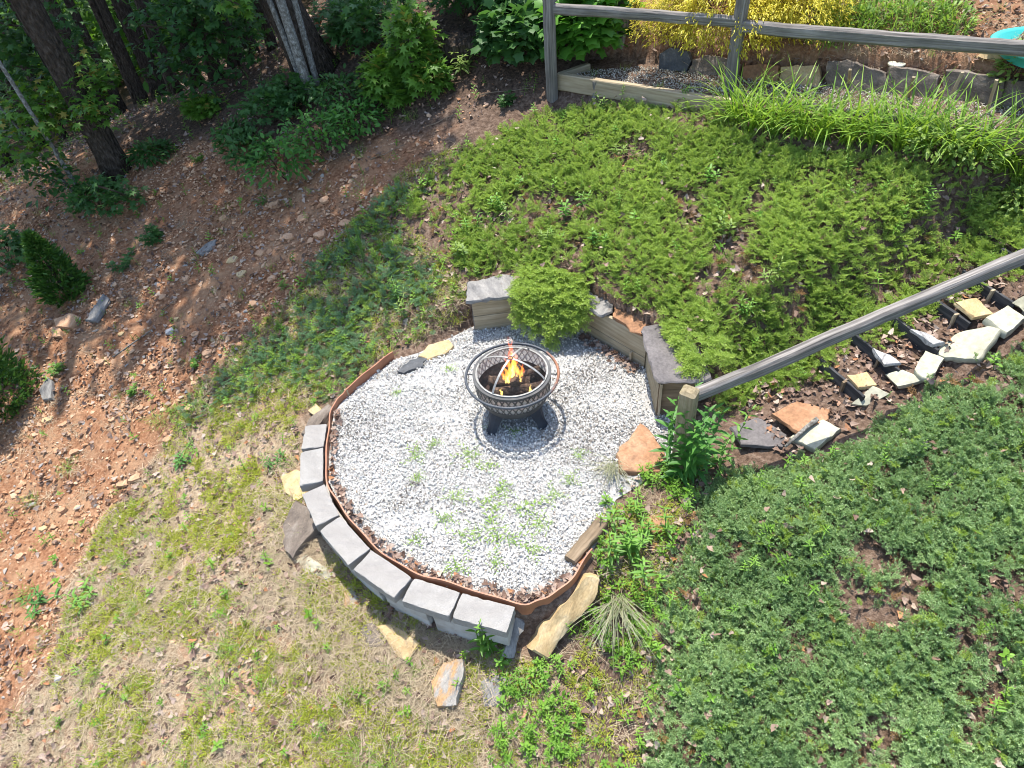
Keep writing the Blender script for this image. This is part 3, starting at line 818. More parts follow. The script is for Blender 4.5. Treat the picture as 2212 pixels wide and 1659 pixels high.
# ------------------------------------------------------------------ block retaining wall and edging strip
CAPS = [((-1.862, .03), (-1.862, -.275)), ((-1.862, -.285), (-1.812, -.70)), ((-1.80, -.72), (-1.625, -1.085)), ((-1.615, -1.095), (-1.325, -1.465)),
        ((-1.312, -1.478), (-.962, -1.775)), ((-.952, -1.77), (-.575, -1.945)), ((-.568, -1.95), (-.155, -2.115))]
bw = empty('block_retaining_wall', (-1.2, -1.5, -.3), 'curved dry-stacked wall of grey concrete blocks holding the gravel patio', 'wall')
def block_mesh(L, d, h, mat, seed, chip=.006):
    bm = bmesh.new(); bmesh.ops.create_cube(bm, size=1)
    for q in bm.verts: q.co = Vector((q.co.x * L, q.co.y * d, q.co.z * h))
    bmesh.ops.subdivide_edges(bm, edges=[e for e in bm.edges if abs((e.verts[0].co - e.verts[1].co).x) > .1], cuts=9, use_grid_fill=True); bmesh.ops.subdivide_edges(bm, edges=[e for e in bm.edges if abs((e.verts[0].co - e.verts[1].co).y) > .1], cuts=4, use_grid_fill=True)
    bmesh.ops.bevel(bm, geom=[e for e in bm.edges if len(e.link_faces) == 2 and e.calc_face_angle() > .5], offset=chip, segments=2, profile=.6, affect='EDGES')
    rr = random.Random(seed)
    for q in bm.verts: q.co += Vector((rr.gauss(0, .0014), rr.gauss(0, .0014), rr.gauss(0, .0014)))
    for _ in range(7):      # knocked corners and edges
        c_ = Vector((rr.choice((-1, 1, rr.uniform(-1, 1))) * L / 2, rr.choice((-1, 1)) * d / 2, rr.choice((1, 1, -1)) * h / 2)); k_ = rr.uniform(.012, .026)
        for q in bm.verts:
            e_ = (q.co - c_).length
            if e_ < k_: q.co -= q.co.normalized() * (k_ - e_) * .5
    return bm_mesh('block', bm, mat)
def put(o, parent, p, xdir, zhint=(0, 0, 1)):
    o.parent = parent; o.matrix_basis = parent_inv(parent) @ frame_mat(p, xdir, zhint); return o
for i, (a, b) in enumerate(CAPS):
    a, b = Vector((*a, 0)), Vector((*b, 0)); dr = (b - a).normalized(); nrm = Vector((dr.y, -dr.x, 0)); m = (a + b) / 2 + nrm * .115
    put(link('block', block_mesh((b - a).length - .004, .215, .098, 'concrete', i)), bw, (m.x, m.y, .012 + .004 * math.sin(i * 2.1)), dr + Vector((0, 0, .006 * math.sin(i * 1.7))))
for i in range(len(CAPS) - 1):       # lower course, half a block out of step, set back under the caps
    (a0, b0), (a1, b1) = CAPS[i], CAPS[i + 1]
    p = Vector((*[(a0[k] + b0[k]) / 2 for k in (0, 1)], 0)); q = Vector((*[(a1[k] + b1[k]) / 2 for k in (0, 1)], 0)); dr = (q - p).normalized(); nrm = Vector((dr.y, -dr.x, 0)); m = (p + q) / 2 + nrm * .10
    put(link('block', block_mesh((q - p).length - .03, .19, .19, 'concrete_pale', 20 + i)), bw, (m.x, m.y, -.137), dr)
    put(link('block', block_mesh((q - p).length - .03, .19, .19, 'concrete_pale', 40 + i)), bw, (m.x - nrm.x * .01, m.y - nrm.y * .01, -.331), dr)
(a, b) = CAPS[-1]; a, b = Vector((*a, 0)), Vector((*b, 0)); dr = (b - a).normalized(); nrm = Vector((dr.y, -dr.x, 0)); m = a.lerp(b, .76) + nrm * .10
put(link('block', block_mesh(.19, .19, .19, 'concrete_pale', 60)), bw, (m.x, m.y, -.137), dr)
def strip_mesh(name, path, ztop, zbot, th, mat):
    V = []; n = len(path)
    for i, p in enumerate(path):
        a, b = path[max(i-1, 0)], path[min(i+1, n-1)]; tx, ty = b[0]-a[0], b[1]-a[1]; l = math.hypot(tx, ty); nx_, ny_ = ty/l*th/2, -tx/l*th/2; w = .006 * math.sin(i * .9) + .004 * math.sin(i * .37)
        zt_, zb_ = ztop(i / (n-1)), zbot
        for s_, z in ((1, zb_), (1, zt_), (-1, zt_), (-1, zb_)): V.append((p[0] + s_*nx_ + nx_/th*2*w, p[1] + s_*ny_ + ny_/th*2*w, z))
    Fc = [(i*4+j, i*4+(j+1) % 4, (i+1)*4+(j+1) % 4, (i+1)*4+j) for i in range(n-1) for j in range(4)]
    Fc += [(3, 2, 1, 0), tuple((n-1)*4+j for j in range(4))]
    return mesh(name, V, Fc, mat)
path = catmull([(-1.26, .97)] + PATIO_XY[1:14], 7)
ed = link('landscape_edging', strip_mesh('landscape_edging', path, lambda u: .075 + .012 * math.sin(u * 21) + (.02 if u < .15 else 0), -.09, .012, 'edging'))
tag(ed, 'terracotta brown plastic edging strip bent around the gravel patio', 'edging')
p = path[13]; q = path[15]; beam('edging_clip', (p[0], p[1], -.05), (p[0], p[1], .085), .04, .02, 'wood_new', ed, zhint=(q[0]-p[0], q[1]-p[1], 0))

# ------------------------------------------------------------------ timber seat walls behind the patio
def wall_run(parent, a, b, zs, th=.04, mat='wood_new', lap=0, seed=0):
    a, b = Vector((*a, 0)), Vector((*b, 0)); dr = (b - a).normalized(); back = Vector((-dr.y, dr.x, 0))
    if back.dot(Vector((.6, .8, 0))) < 0: back = -back
    for i in range(len(zs) - 1):
        h = zs[i+1] - zs[i] - .005; z = (zs[i] + zs[i+1]) / 2; o = back * (th / 2 + .003 * (i % 2))
        beam('plank', a + o + Vector((0, 0, z)), b + o + Vector((0, 0, z)), th, h, mat, parent, round_=.08, jit=.0008, seed=seed + i)
seat1 = empty('timber_seat_wall', (-.36, 1.3, 0), 'plank seat wall with a grey slate top and juniper spilling over it', 'wall')
wall_run(seat1, (-.355, 1.285), (.60, 1.335), (-.06, .205, .425), seed=1)
wall_run(seat1, (-.365, 1.63), (-.365, 1.295), (-.06, .20, .42), mat='wood_grey', seed=4)
beam('corner_post', (-.325, 1.36, -.05), (-.325, 1.36, .42), .07, .07, 'wood_grey', seat1, zhint=(0, 1, 0))
seat2 = empty('timber_seat_wall', (1.0, .9, 0), 'slanting plank wall between the two seat boxes, topped by grey and rusty slabs', 'wall')
wall_run(seat2, (.625, 1.335), (1.365, .415), (-.05, .14, .405), seed=11)
bx = Vector((1.365, .415, 0)); dx = Vector((.625-1.365, 1.335-.415, 0)).normalized(); bp = bx + dx * .17 + Vector((-dx.y, dx.x, 0)) * .012
if (bp - (bx + dx * .17)).dot(Vector((-.6, -.8, 0))) < 0: bp = bx + dx * .17 - Vector((-dx.y, dx.x, 0)) * .012
beam('stake', bp + Vector((0, 0, -.05)), bp + Vector((0, 0, .14)), .045, .022, 'wood_new', seat2, zhint=dx)
seat3 = empty('timber_seat_wall', (1.4, .1, 0), 'end plank seat box with dark slate top beside the split rail post', 'wall')
wall_run(seat3, (1.375, .40), (1.345, -.235), (-.06, .13, .29, .462), seed=21)
wall_run(seat3, (1.345, -.245), (1.70, -.30), (-.06, .455), mat='wood_old', seed=25)
beam('corner_post', (1.372, -.258, -.05), (1.368, -.258, .45), .055, .02, 'wood_new', seat3, zhint=(1, -.1, 0))
beam('corner_post', (1.69, -.325, -.05), (1.69, -.325, .45), .05, .04, 'wood_grey', seat3, zhint=(1, 0, 0))
tube('bolt', [(1.345, -.02, .30), (1.325, -.02, .30)], .012, 'stone_rust', seat3, 8)
slab('stone_slab', [(-.40, 1.235, .465), (-.375, 1.58, .47), (.0, 1.64, .475), (.44, 1.62, .47), (.46, 1.27, .465), (.1, 1.255, .465)], .045, 'slate_grey', 'long split grey slate slab capping the seat wall at its open end', 'stone slab', 1, rough=.007)
slab('stone_slab', [(.66, 1.24, .445), (.82, 1.46, .45), (1.16, 1.14, .45), (1.10, .86, .445), (.99, .80, .44), (.84, .98, .44)], .035, 'slate_grey', 'thin grey slate slab capping the slanting plank wall', 'stone slab', 2, rough=.007)
slab('stone_slab', [(1.095, .77, .44), (1.16, .98, .44), (1.44, .80, .445), (1.40, .50, .44), (1.32, .46, .44), (1.22, .58, .435)], .035, 'stone_rust', 'rust brown stone slab beside the grey slate on the slanting wall', 'stone slab', 3, rough=.007)
slab('stone_slab', [(1.315, .43, .50), (1.36, .50, .50), (1.66, .52, .50), (1.80, .10, .505), (1.80, -.30, .50), (1.72, -.335, .50), (1.33, -.28, .50), (1.30, -.20, .50)], .035, 'slate_dark', 'large dark mauve slate slab with white chips on the end seat box', 'stone slab', 4, rough=.004)

# ------------------------------------------------------------------ split rail post and stair rail
rail_group = empty('stair_handrail', (1.42, -.88, 0), 'weathered split rail on a mossy square post beside the steps', 'handrail')
post_p = at_z(1467, 1005, 0.0); POST = Vector((post_p.x, post_p.y, 0))
me = beam_mesh('post', 1.08, .125, .135, 'wood_post', seed=3, jit=.0012, top=.022, n=8)
po = link('post', me); po.parent = rail_group; base_m = frame_mat((POST.x, POST.y, -.10), (-.02, -.03, 1), (.80, -.60, 0)); po.matrix_basis = parent_inv(rail_group) @ base_m
# mortise hole cut through the post
cut_me = bpy.data.meshes.new('cut'); bm = bmesh.new(); bmesh.ops.create_cone(bm, cap_ends=True, segments=20, radius1=.5, radius2=.5, depth=1); bm.to_mesh(cut_me); bm.free()
cut = bpy.data.objects.new('cut', cut_me); S.collection.objects.link(cut); cut.matrix_basis = base_m @ Matrix.Translation((.77, 0, .06)) @ Matrix.Diagonal((.11, .05, .16, 1))
bpy.context.view_layer.update()
md = po.modifiers.new('mortise', 'BOOLEAN'); md.object = cut; md.operation = 'DIFFERENCE'
dg = bpy.context.evaluated_depsgraph_get(); newme = bpy.data.meshes.new_from_object(po.evaluated_get(dg)); po.modifiers.clear(); po.data = newme; bpy.data.objects.remove(cut)
ra = Vector((POST.x + .03, POST.y + .03, .865))
def rail_end(px, py):
    d = ray(px, py); best = None
    for t_ in np.arange(3, 14, .01):
        p = CP + d * t_; s_ = (p[0] - STAIR0[0]) * STAIR_DIR[0] + (p[1] - STAIR0[1]) * STAIR_DIR[1]
        if p[2] < STAIR_SLOPE * s_ + .87: return Vector(p)
    return Vector(p)
rz_ = rail_end(2330, 500)
beam('rail', ra, rz_, .095, .115, 'wood_grey', rail_group, n=26, jit=.0022, round_=.22, seed=8)
pe = rz_ + (rz_ - ra).normalized() * .03
beam('post', (pe.x, pe.y, gz(pe.x, pe.y) - .2), (pe.x, pe.y, pe.z + .2), .125, .135, 'wood_grey', rail_group, zhint=(0, 1, 0), seed=9)

# ------------------------------------------------------------------ steps
steps = empty('garden_steps', (STAIR0[0], STAIR0[1], 0), 'flight of black timber risers climbing beside the handrail', 'steps')
RIS = [((1820, 818), (1859, 855)), ((1879, 766), (1940, 802)), ((1957, 733), (2010, 761)), ((2018, 668), (2083, 712)), ((2104, 635), (2169, 668)), ((2190, 585), (2250, 620))]
for i, (a, b) in enumerate(RIS):
    a, b = hit(*a, .08), hit(*b, .08); dr = (b - a); dr.z = 0; dr.normalize()
    m = (a + b) / 2; s_ = (m.x - STAIR0[0]) * STAIR_DIR[0] + (m.y - STAIR0[1]) * STAIR_DIR[1]; m = m + Vector((*(STAIR_DIR * (STEP_S[i] - s_)), 0)); dr = Vector((STAIR_DIR[1], -STAIR_DIR[0], 0)); z = .19 * STEP_S[0] + STEP_RISE * (i + .5) - .01
    p0, p1 = m - dr * .40, m + dr * .16
    h = STEP_RISE + .06
    zc = z - .01
    p0.z = p1.z = zc
    beam('riser', p0, p1, .03, h, 'wood_dark', steps, seed=30 + i)
    fw = Vector((dr.y, -dr.x, 0)); fw = fw if fw.x < 0 else -fw
    if i in (0, 1, 3, 4, 5):
        c_ = m + dr * (-.05 if i != 3 else .02) + fw * .028
        beam('stake', (c_.x, c_.y, zc - .12), (c_.x + .01, c_.y, zc + h / 2 + .01), .045, .022, 'wood_old' if i < 2 else 'wood_new', steps, zhint=dr, seed=50 + i)
def flat(name, pts, dz, th, mat, label, seed, cat='stone', group=None, **kw):
    W = [hit(a, b, dz) for a, b in pts]
    if name == 'tread_stone': W = [Vector((p.x, p.y, sum(q.z for q in W) / len(W) + .02)) for p in W]
    return slab(name, W, th, mat, label, cat, seed, group=group, **kw)
flat('flagstone', [(1706, 945), (1740, 922), (1778, 905), (1817, 925), (1760, 970)], .06, .06, 'stone_pale', 'pale flagstone lowest beside the steps, next to the broken branch', 11, 'flagstone', rough=.004)
flat('flagstone', [(1838, 872), (1885, 833), (1922, 851), (1871, 876)], .06, .05, 'stone_pale', 'pale flagstone half buried in juniper beside the second riser', 12, 'flagstone', rough=.004)
flat('flagstone', [(1912, 808), (1950, 798), (1995, 820), (1940, 836)], .06, .045, 'stone_pale', 'thin pale flagstone lying flat under the narrow tilted one', 13, 'flagstone', rough=.004)
flat('flagstone', [(1977, 794), (1999, 757), (2040, 774), (2012, 816), (1989, 819)], .10, .05, 'stone_pale', 'narrow pale flagstone standing crosswise beside the steps', 14, 'flagstone', rough=.004)
flat('flagstone', [(2018, 760), (2071, 715), (2136, 705), (2163, 712), (2112, 772), (2042, 776)], .09, .06, 'stone_pale', 'longest pale flagstone edging the steps', 15, 'flagstone', rough=.004)
flat('flagstone', [(2128, 686), (2177, 660), (2216, 686), (2175, 720)], .10, .07, 'stone_pale', 'thick square pale flagstone above the longest one beside the steps', 16, 'flagstone', rough=.004)
flat('flagstone', [(2185, 655), (2225, 630), (2275, 650), (2225, 682)], .12, .07, 'stone_pale', 'uppermost pale flagstone beside the steps', 17, 'flagstone', rough=.004)
flat('tread_stone', [(1962, 724), (2000, 716), (2046, 730), (2010, 757)], .10, .04, 'stone_white', 'white and black marbled tread stone on the middle step', 18, 'tread stone')
flat('tread_stone', [(1880, 766), (1925, 757), (1950, 775), (1905, 800)], .09, .04, 'stone_white', 'marbled tread stone scattered with dead leaves on the second step', 19, 'tread stone')
flat('tread_stone', [(2060, 660), (2110, 640), (2150, 672), (2095, 700)], .10, .04, 'stone_yellow', 'brown shaded tread stone on the upper step', 20, 'tread stone')
flat('tread_stone', [(1830, 815), (1875, 800), (1895, 828), (1850, 850)], .07, .04, 'stone_yellow', 'tan tread stone on the lower step behind the first tall riser', 21, 'tread stone')
flat('tread_stone', [(1575, 935), (1640, 898), (1702, 935), (1690, 965), (1600, 970)], .035, .04, 'slate_dark', 'dark slate tread at the foot of the steps', 22, 'tread stone', rough=.004)
flat('tread_stone', [(1665, 905), (1720, 868), (1795, 880), (1790, 905), (1722, 942)], .05, .04, 'stone_rust', 'rusty orange tread stone above the dark slate tread', 23, 'tread stone', rough=.005)
bb0, bb1 = hit(1696, 965, .08), hit(1765, 905, .10)
tube('broken_branch', [bb0, bb0.lerp(bb1, .35) + Vector((0, 0, .01)), bb0.lerp(bb1, .7) - Vector((.01, 0, 0)), bb1], [.012, .018, .02, .024], 'bark_pale', None, 8)
tag(bpy.context.scene.objects['broken_branch'], 'short bleached broken branch lying along the lowest pale flagstone', 'branch')

# ------------------------------------------------------------------ loose stones round the patio
K = [('stone', [(903, 768), (925, 745), (970, 733), (980, 748), (962, 762), (925, 774)], .06, .08, 'stone_yellow', 'orange brown split stone at the gravel edge below the creeping juniper'),
     ('stone', [(858, 803), (885, 776), (922, 766), (914, 790), (872, 806)], .05, .06, 'stone_black', 'black slate shard at the gravel edge near the edging strip end'),
     ('stone', [(650, 937), (668, 906), (710, 872), (718, 882), (694, 914), (664, 942)], .08, .08, 'stone_brown', 'long grey schist stone leaning on the edging above the first block'),
     ('stone', [(664, 886), (680, 872), (694, 884), (680, 897)], .05, .05, 'stone_yellow', 'small cream stone behind the long grey schist stone'),
     ('stone', [(606, 1030), (640, 1013), (656, 1020), (660, 1070), (640, 1082), (615, 1064)], .08, .12, 'stone_yellow', 'pale yellow rock resting against the outside of the block wall'),
     ('stone', [(610, 1130), (640, 1082), (668, 1095), (684, 1140), (652, 1178), (632, 1208), (614, 1190)], .14, .18, 'stone_brown', 'large brown and orange rock propped under the block wall'),
     ('stone', [(634, 1208), (660, 1198), (726, 1238), (704, 1252), (660, 1236)], .04, .05, 'stone_pale', 'flat straw-covered stone below the large brown rock'),
     ('stone', [(734, 1272), (760, 1262), (778, 1300), (750, 1316)], .03, .06, 'stone_mixed', 'pale rough stone half hidden in straw below the blocks'),
     ('stone', [(776, 1356), (808, 1344), (830, 1390), (800, 1398)], .04, .06, 'stone_brown', 'grey brown stone half buried beside the orange triangular one'),
     ('stone', [(813, 1352), (850, 1348), (908, 1390), (882, 1427), (858, 1418), (835, 1382)], .06, .07, 'stone_yellow', 'orange triangular stone lying in dead grass below the block wall'),
     ('stone', [(930, 1472), (958, 1430), (1000, 1423), (1002, 1460), (986, 1524), (944, 1528)], .12, .16, 'stone_mixed', 'large fractured grey and orange rock in the dead grass'),
     ('stone', [(1038, 1472), (1075, 1450), (1108, 1470), (1092, 1522), (1045, 1528)], .05, .08, 'slate_grey', 'flat grey slate under leaves beside the large fractured rock'),
     ('stone', [(1083, 1417), (1116, 1334), (1134, 1344), (1110, 1424)], .10, .12, 'slate_grey', 'narrow white-edged slate set on edge past the last block'),
     ('stone', [(1148, 1402), (1175, 1345), (1238, 1290), (1268, 1243), (1295, 1248), (1284, 1292), (1240, 1342), (1187, 1428)], .14, .16, 'stone_yellow', 'long yellow sandstone closing the patio past the last block'),
     ('flagstone', [(1331, 980), (1383, 913), (1400, 925), (1447, 995), (1425, 1020), (1340, 1018)], .075, .05, 'stone_rust', 'triangular rusty flagstone at the foot of the split rail post'),
     ('flagstone', [(1412, 930), (1440, 913), (1458, 925), (1458, 965), (1430, 968)], .03, .04, 'slate_grey', 'small grey flagstone between the end seat box and the post'),
     ('flagstone', [(1388, 1115), (1440, 1108), (1450, 1145), (1395, 1153)], .03, .05, 'stone_rust', 'rusty flagstone in the weeds below the split rail post')]
for i, (nm, pts, dz, th, mt, lab) in enumerate(K): flat(nm, pts, dz * .75, th + .04, mt, lab, 60 + i, nm, rough=.008 if mt != 'stone_rust' else .006, dome=.01)
ta, tb = hit(1232, 1212, .05), hit(1303, 1128, .06)
tag(beam('timber_offcut', ta, tb, .11, .09, 'wood_old', n=8, jit=.004, round_=.2, seed=70), 'short weathered timber laid along the gravel edge by the weeds', 'timber')
# stones on the clay slope
flat('stone', [(184, 692), (222, 634), (234, 645), (207, 694)], .06, .05, 'slate_grey', 'long grey slate slab standing in the clay below the near conical shrub', 90, 'stone')
flat('stone', [(84, 842), (102, 815), (112, 822), (110, 860), (92, 864)], .06, .05, 'slate_grey', 'dark grey slate standing beside the shrub at the slope edge', 91, 'stone')
flat('stone', [(116, 690), (150, 676), (168, 682), (152, 708), (120, 706)], .07, .09, 'stone_orange', 'biggest orange rock below the near conical shrub', 92, 'stone')
flat('stone', [(110, 707), (128, 706), (132, 727), (113, 726)], .05, .07, 'stone_orange', 'small orange rock touching the biggest orange rock', 93, 'stone')
flat('stone', [(423, 545), (445, 527), (466, 516), (462, 532), (434, 551)], .03, .04, 'slate_grey', 'flat grey slate in the orange chips near the seedling trees', 94, 'stone')
SMALL = [(100, 906, 26), (137, 915, 18), (158, 975, 22), (290, 1030, 30), (361, 948, 24), (330, 790, 24), (408, 880, 22), (447, 760, 26), (560, 545, 24), (620, 510, 28), (585, 600, 22), (350, 640, 20), (500, 560, 26), (650, 470, 30), (690, 505, 26), (745, 480, 30), (615, 700, 18), (600, 720, 22), (260, 720, 16), (215, 780, 18),
         (300, 880, 20), (240, 905, 18), (60, 1080, 22), (130, 1100, 20), (90, 1140, 18), (220, 1230, 22), (170, 1260, 20), (40, 1200, 22), (120, 1530, 30), (60, 1560, 26), (300, 1690, 30), (260, 1045, 24), (480, 660, 20), (400, 600, 18), (420, 720, 20), (545, 655, 20), (520, 590, 22), (700, 430, 24), (480, 470, 20), (590, 440, 24)]
for i, (a, b, w) in enumerate(SMALL):
    if a < 250 and b > 1560: continue
    rr = random.Random(i); pts = []
    for k_ in range(6):
        an = k_ / 6 * 6.28 + rr.uniform(-.3, .3); e = w * rr.uniform(.42, .62); x, y = e * math.cos(an), e * .5 * math.sin(an)
        pts.append((a + x * .9 + y * .45, b - x * .42 + y * .9))
    flat('shale_stone', pts, .035, .05, 'stone_orange' if i % 6 else 'stone_yellow', 'flat angular orange shale stone lying on the bare clay slope', 100 + i, 'stone', 'shale stones on the clay slope', rough=.005)
rock('stone', hit(367, 716, .03), (.13, .10, .09), 'stone_white', 'rounded grey and white cobble on the clay slope', .4, 5, cat='stone')
rock('stone', hit(383, 690, .02), (.10, .07, .06), 'stone_yellow', 'small cream cobble above the grey and white one', .2, 6, cat='stone')
rock('stone', hit(128, 1465, .02), (.09, .08, .07), 'stone_white', 'small white cobble at the edge of the dry grass', .2, 7, cat='stone')

# ------------------------------------------------------------------ upper fence, path timbers and stones
fence = empty('split_rail_fence', hit(1193, 215), 'weathered grey split rail fence along the upper path', 'fence')
P1 = hit(1193, 212); P2 = hit(1577, 192)
for P, sd in ((P1, 81), (P2, 82)):
    top = z_at(P.x, P.y, -8)
    beam('post', (P.x, P.y, P.z - .25), (P.x + .005, P.y - .01, min(top, P.z + 1.3)), .12, .13, 'wood_grey', fence, zhint=(.5, -.86, 0), seed=sd, jit=.002, n=14, round_=.2, top=.03)
tube('post_foot', [(P1.x, P1.y, P1.z - .05), (P1.x, P1.y, P1.z + .10)], .082, 'wood_dark', fence, 6, smooth=False)
def vp(P, py): return Vector((P.x, P.y, z_at(P.x, P.y, py)))
R1a, R1b = vp(P1, 18), vp(P2, 48)
beam('rail', R1a, R1b, .09, .115, 'wood_grey', fence, n=20, jit=.003, round_=.25, seed=83)
def ray_at(px, py, c, L):
    d = ray(px, py); o = CP - np.array(c); A = d @ d; B = 2 * d @ o; C_ = o @ o - L * L; disc = max(B*B - 4*A*C_, 0)
    return Vector(CP + d * ((-B - math.sqrt(disc)) / (2 * A)))
R2b = ray_at(2330, 112, R1b, 2.9)
beam('rail', vp(P2, 56), R2b, .10, .13, 'wood_grey', fence, n=24, jit=.003, round_=.25, seed=84)
beam('post', (R2b.x + .04, R2b.y, gz(R2b.x, R2b.y) - .3), (R2b.x + .04, R2b.y, R2b.z + .25), .12, .13, 'wood_grey', fence, seed=85, zhint=(.5, -.86, 0))
b0 = hit(1346, 68); beam('rail', vp(P1, 2), Vector((b0.x, b0.y, b0.z + 1.0)), .08, .09, 'wood_grey', fence, n=10, jit=.002, seed=86, round_=.25)
beam('post', (b0.x, b0.y, b0.z - .2), (b0.x, b0.y, b0.z + 1.15), .12, .12, 'wood_grey', fence, seed=87, zhint=(.5, -.86, 0), jit=.002)
b1 = hit(1366, 58); tag(beam('wooden_stump_post', (b1.x, b1.y, b1.z - .2), (b1.x, b1.y, b1.z + .42), .14, .10, 'wood_old', seed=88, zhint=(.5, -.86, 0), top=.03), 'short brown stump post with rounded top behind the corner fence post', 'post')
TE = Vector((*TER_E, 0)); TNn = Vector((*TER_N, 0))
ti_a, ti_b = Vector((*TER0, 0)), Vector((*TER0, 0)) + TE * 2.25; lev = gz(*(TER0 + TER_E * 1 + TER_N * .3))
tim = empty('path_timber_edging', (TER0[0], TER0[1], lev - .1), 'pale timber board edging the upper gravel path, joined below the fence post', 'timber edging')
za, zb_ = hit(1207, 165, 0), 0
beam('board', (ti_a.x, ti_a.y, lev - .06), (ti_b.x, ti_b.y, lev - .03), .09, .20, 'wood_new', tim, n=14, round_=.1, seed=90)
e2 = ti_a + TNn * .42 + TE * .22
beam('board', (ti_a.x + .04, ti_a.y + .05, lev - .05), (e2.x, e2.y, lev - .03), .08, .13, 'wood_new', tim, seed=91)
beam('board', (ti_b.x + .01, ti_b.y, lev - .02), (ti_b.x + TE.x * 3.6, ti_b.y + TE.y * 3.6, lev + .12), .09, .14, 'wood_old', tim, n=14, seed=92)
sp = hit(1283, 190, .05); tag(beam('wooden_stump', (sp.x, sp.y, sp.z - .2), (sp.x, sp.y - .01, sp.z + .1), .08, .06, 'wood_grey', seed=93, round_=.25, jit=.004, zhint=(1, 0, 0)), 'short splintered grey stump standing against the path timber', 'stump')
q = sample(PATH, 2600, r); n = len(q); zz = height(q[:, 0], q[:, 1])
g = scatter('pea_gravel', np.c_[q, zz + r.uniform(0, .012, n)], r.uniform(-3.2, 3.2, (n, 3)), r.uniform(.012, .03, n), r.integers(0, 6, n), r.uniform(0, 1, n), [chip_mesh('pea', 'pea', 70 + i, .8) for i in range(6)])
tag(g, 'cream gravel spread on the upper path behind the timber edging', 'gravel')
def upright(name, pts, foot_y, th, mat, label, seed, lean=.25, cat='stone'):
    xs = [p[0] for p in pts]; A, B = hit(min(xs), foot_y(min(xs))), hit(max(xs), foot_y(max(xs)))
    e = (B - A); e.z *= .3; e.normalize(); nrm = Vector((e.y, -e.x, 0)); nrm = nrm if nrm.dot(Vector(CP) - A) > 0 else -nrm
    nrm = (nrm + Vector((0, 0, lean))).normalized(); W = []
    for a, b in pts:
        d = Vector(ray(a, b)); c0 = Vector(CP); W.append(c0 + d * ((A - c0).dot(nrm) / d.dot(nrm)))
    return slab(name, W, th, mat, label, cat, seed, rough=.008)
fy_ = lambda x: 152 + (x - 1430) * .105
upright('boulder', [(1422, 152), (1424, 118), (1445, 103), (1485, 110), (1494, 132), (1482, 156)], fy_, .14, 'stone_black', 'black slate boulder under the golden shrub on the upper path', 120, .5, 'boulder')
upright('boulder', [(1487, 160), (1496, 128), (1530, 118), (1575, 126), (1600, 140), (1596, 172)], fy_, .16, 'stone_brown', 'brown boulder between the black one and the fence post', 121, .5, 'boulder')
upright('boulder', [(1600, 180), (1604, 145), (1640, 137), (1682, 142), (1684, 184)], fy_, .14, 'stone_rust', 'reddish boulder behind the second fence post', 122, .5, 'boulder')
upright('boulder', [(1682, 190), (1685, 144), (1720, 139), (1768, 143), (1772, 190)], fy_, .14, 'stone_yellow', 'tan boulder between the reddish one and the upright slabs', 123, .5, 'boulder')
upright('stone_slab', [(1784, 206), (1788, 134), (1830, 131), (1880, 148), (1913, 158), (1910, 216)], fy_, .07, 'stone_brown', 'brown upright slab with a high shoulder beside the tan boulder', 124, .3, 'stone slab')
upright('stone_slab', [(1910, 222), (1920, 146), (1960, 147), (2010, 158), (2030, 163), (2024, 230)], fy_, .07, 'stone_brown', 'brown upright slab with the cream disc light behind it', 125, .3, 'stone slab')
upright('stone_slab', [(2026, 236), (2044, 152), (2080, 153), (2130, 162), (2170, 172), (2160, 250)], fy_, .06, 'stone_brown', 'broad grey upright slab with two stakes leaning on it', 126, .3, 'stone slab')
upright('stone_slab', [(2160, 252), (2176, 172), (2230, 180), (2290, 190), (2285, 268)], fy_, .06, 'stone_brown', 'last grey upright slab towards the teal tub', 127, .3, 'stone slab')
for i, (a, b, lab) in enumerate((((1832, 188), (1838, 150), 'thin wooden stake leaning on the high-shouldered upright slab'), ((1962, 212), (1974, 167), 'thin wooden stake leaning on the slab with the disc light'), ((2045, 228), (2080, 156), 'long thin stake slanting across the broad grey slab'), ((2133, 238), (2154, 172), 'thin stake by the far edge of the broad grey slab'))):
    A = hit(a[0], a[1], 0); L_ = .33; d = ray(*b); B = ray_at(b[0], b[1], A, .36)
    tag(beam('garden_stake', A, B, .03, .018, 'wood_new', seed=140 + i), lab, 'stake')
upright('boulder', [(1305, 118), (1312, 108), (1350, 103), (1362, 110), (1340, 122)], lambda x: 122, .1, 'slate_grey', 'flat grey step stone beside the large-leaved shrub', 128, 1.5, 'boulder')
upright('boulder', [(1362, 128), (1368, 100), (1388, 95), (1398, 112), (1390, 130)], lambda x: 130, .12, 'stone_brown', 'small brown boulder between the step stone and the golden shrub', 129, .5, 'boulder')
upright('boulder', [(1340, 90), (1350, 78), (1395, 72), (1402, 84), (1370, 95)], lambda x: 95, .1, 'slate_grey', 'grey stone higher up the bank behind the step stone', 130, 1.2, 'boulder')
dl = hit(1937, 137, .03); dl.z -= .0
lamp = empty('garden_light', (dl.x, dl.y, dl.z - .19), 'cream round disc with a centre hole on a navy peg behind the slabs', 'garden light')
v, f = lathe_arrays([(.016, .205), (.085, .20), (.09, .19), (.085, .175), (.016, .172), (.016, .205)], 28); link('disc', mesh('disc', v, f, 'cream', True), lamp)
v, f = lathe_arrays([(.001, .174), (.06, .17), (.05, .05), (.02, -.12), (.001, -.2)], 16); link('peg', mesh('peg', v, f, 'navy', True), lamp)
tc = hit(2262, 122); tub = empty('plastic_tub', (tc.x, tc.y, tc.z), 'teal plastic garden tub with a rolled rim behind the fence rail', 'tub')
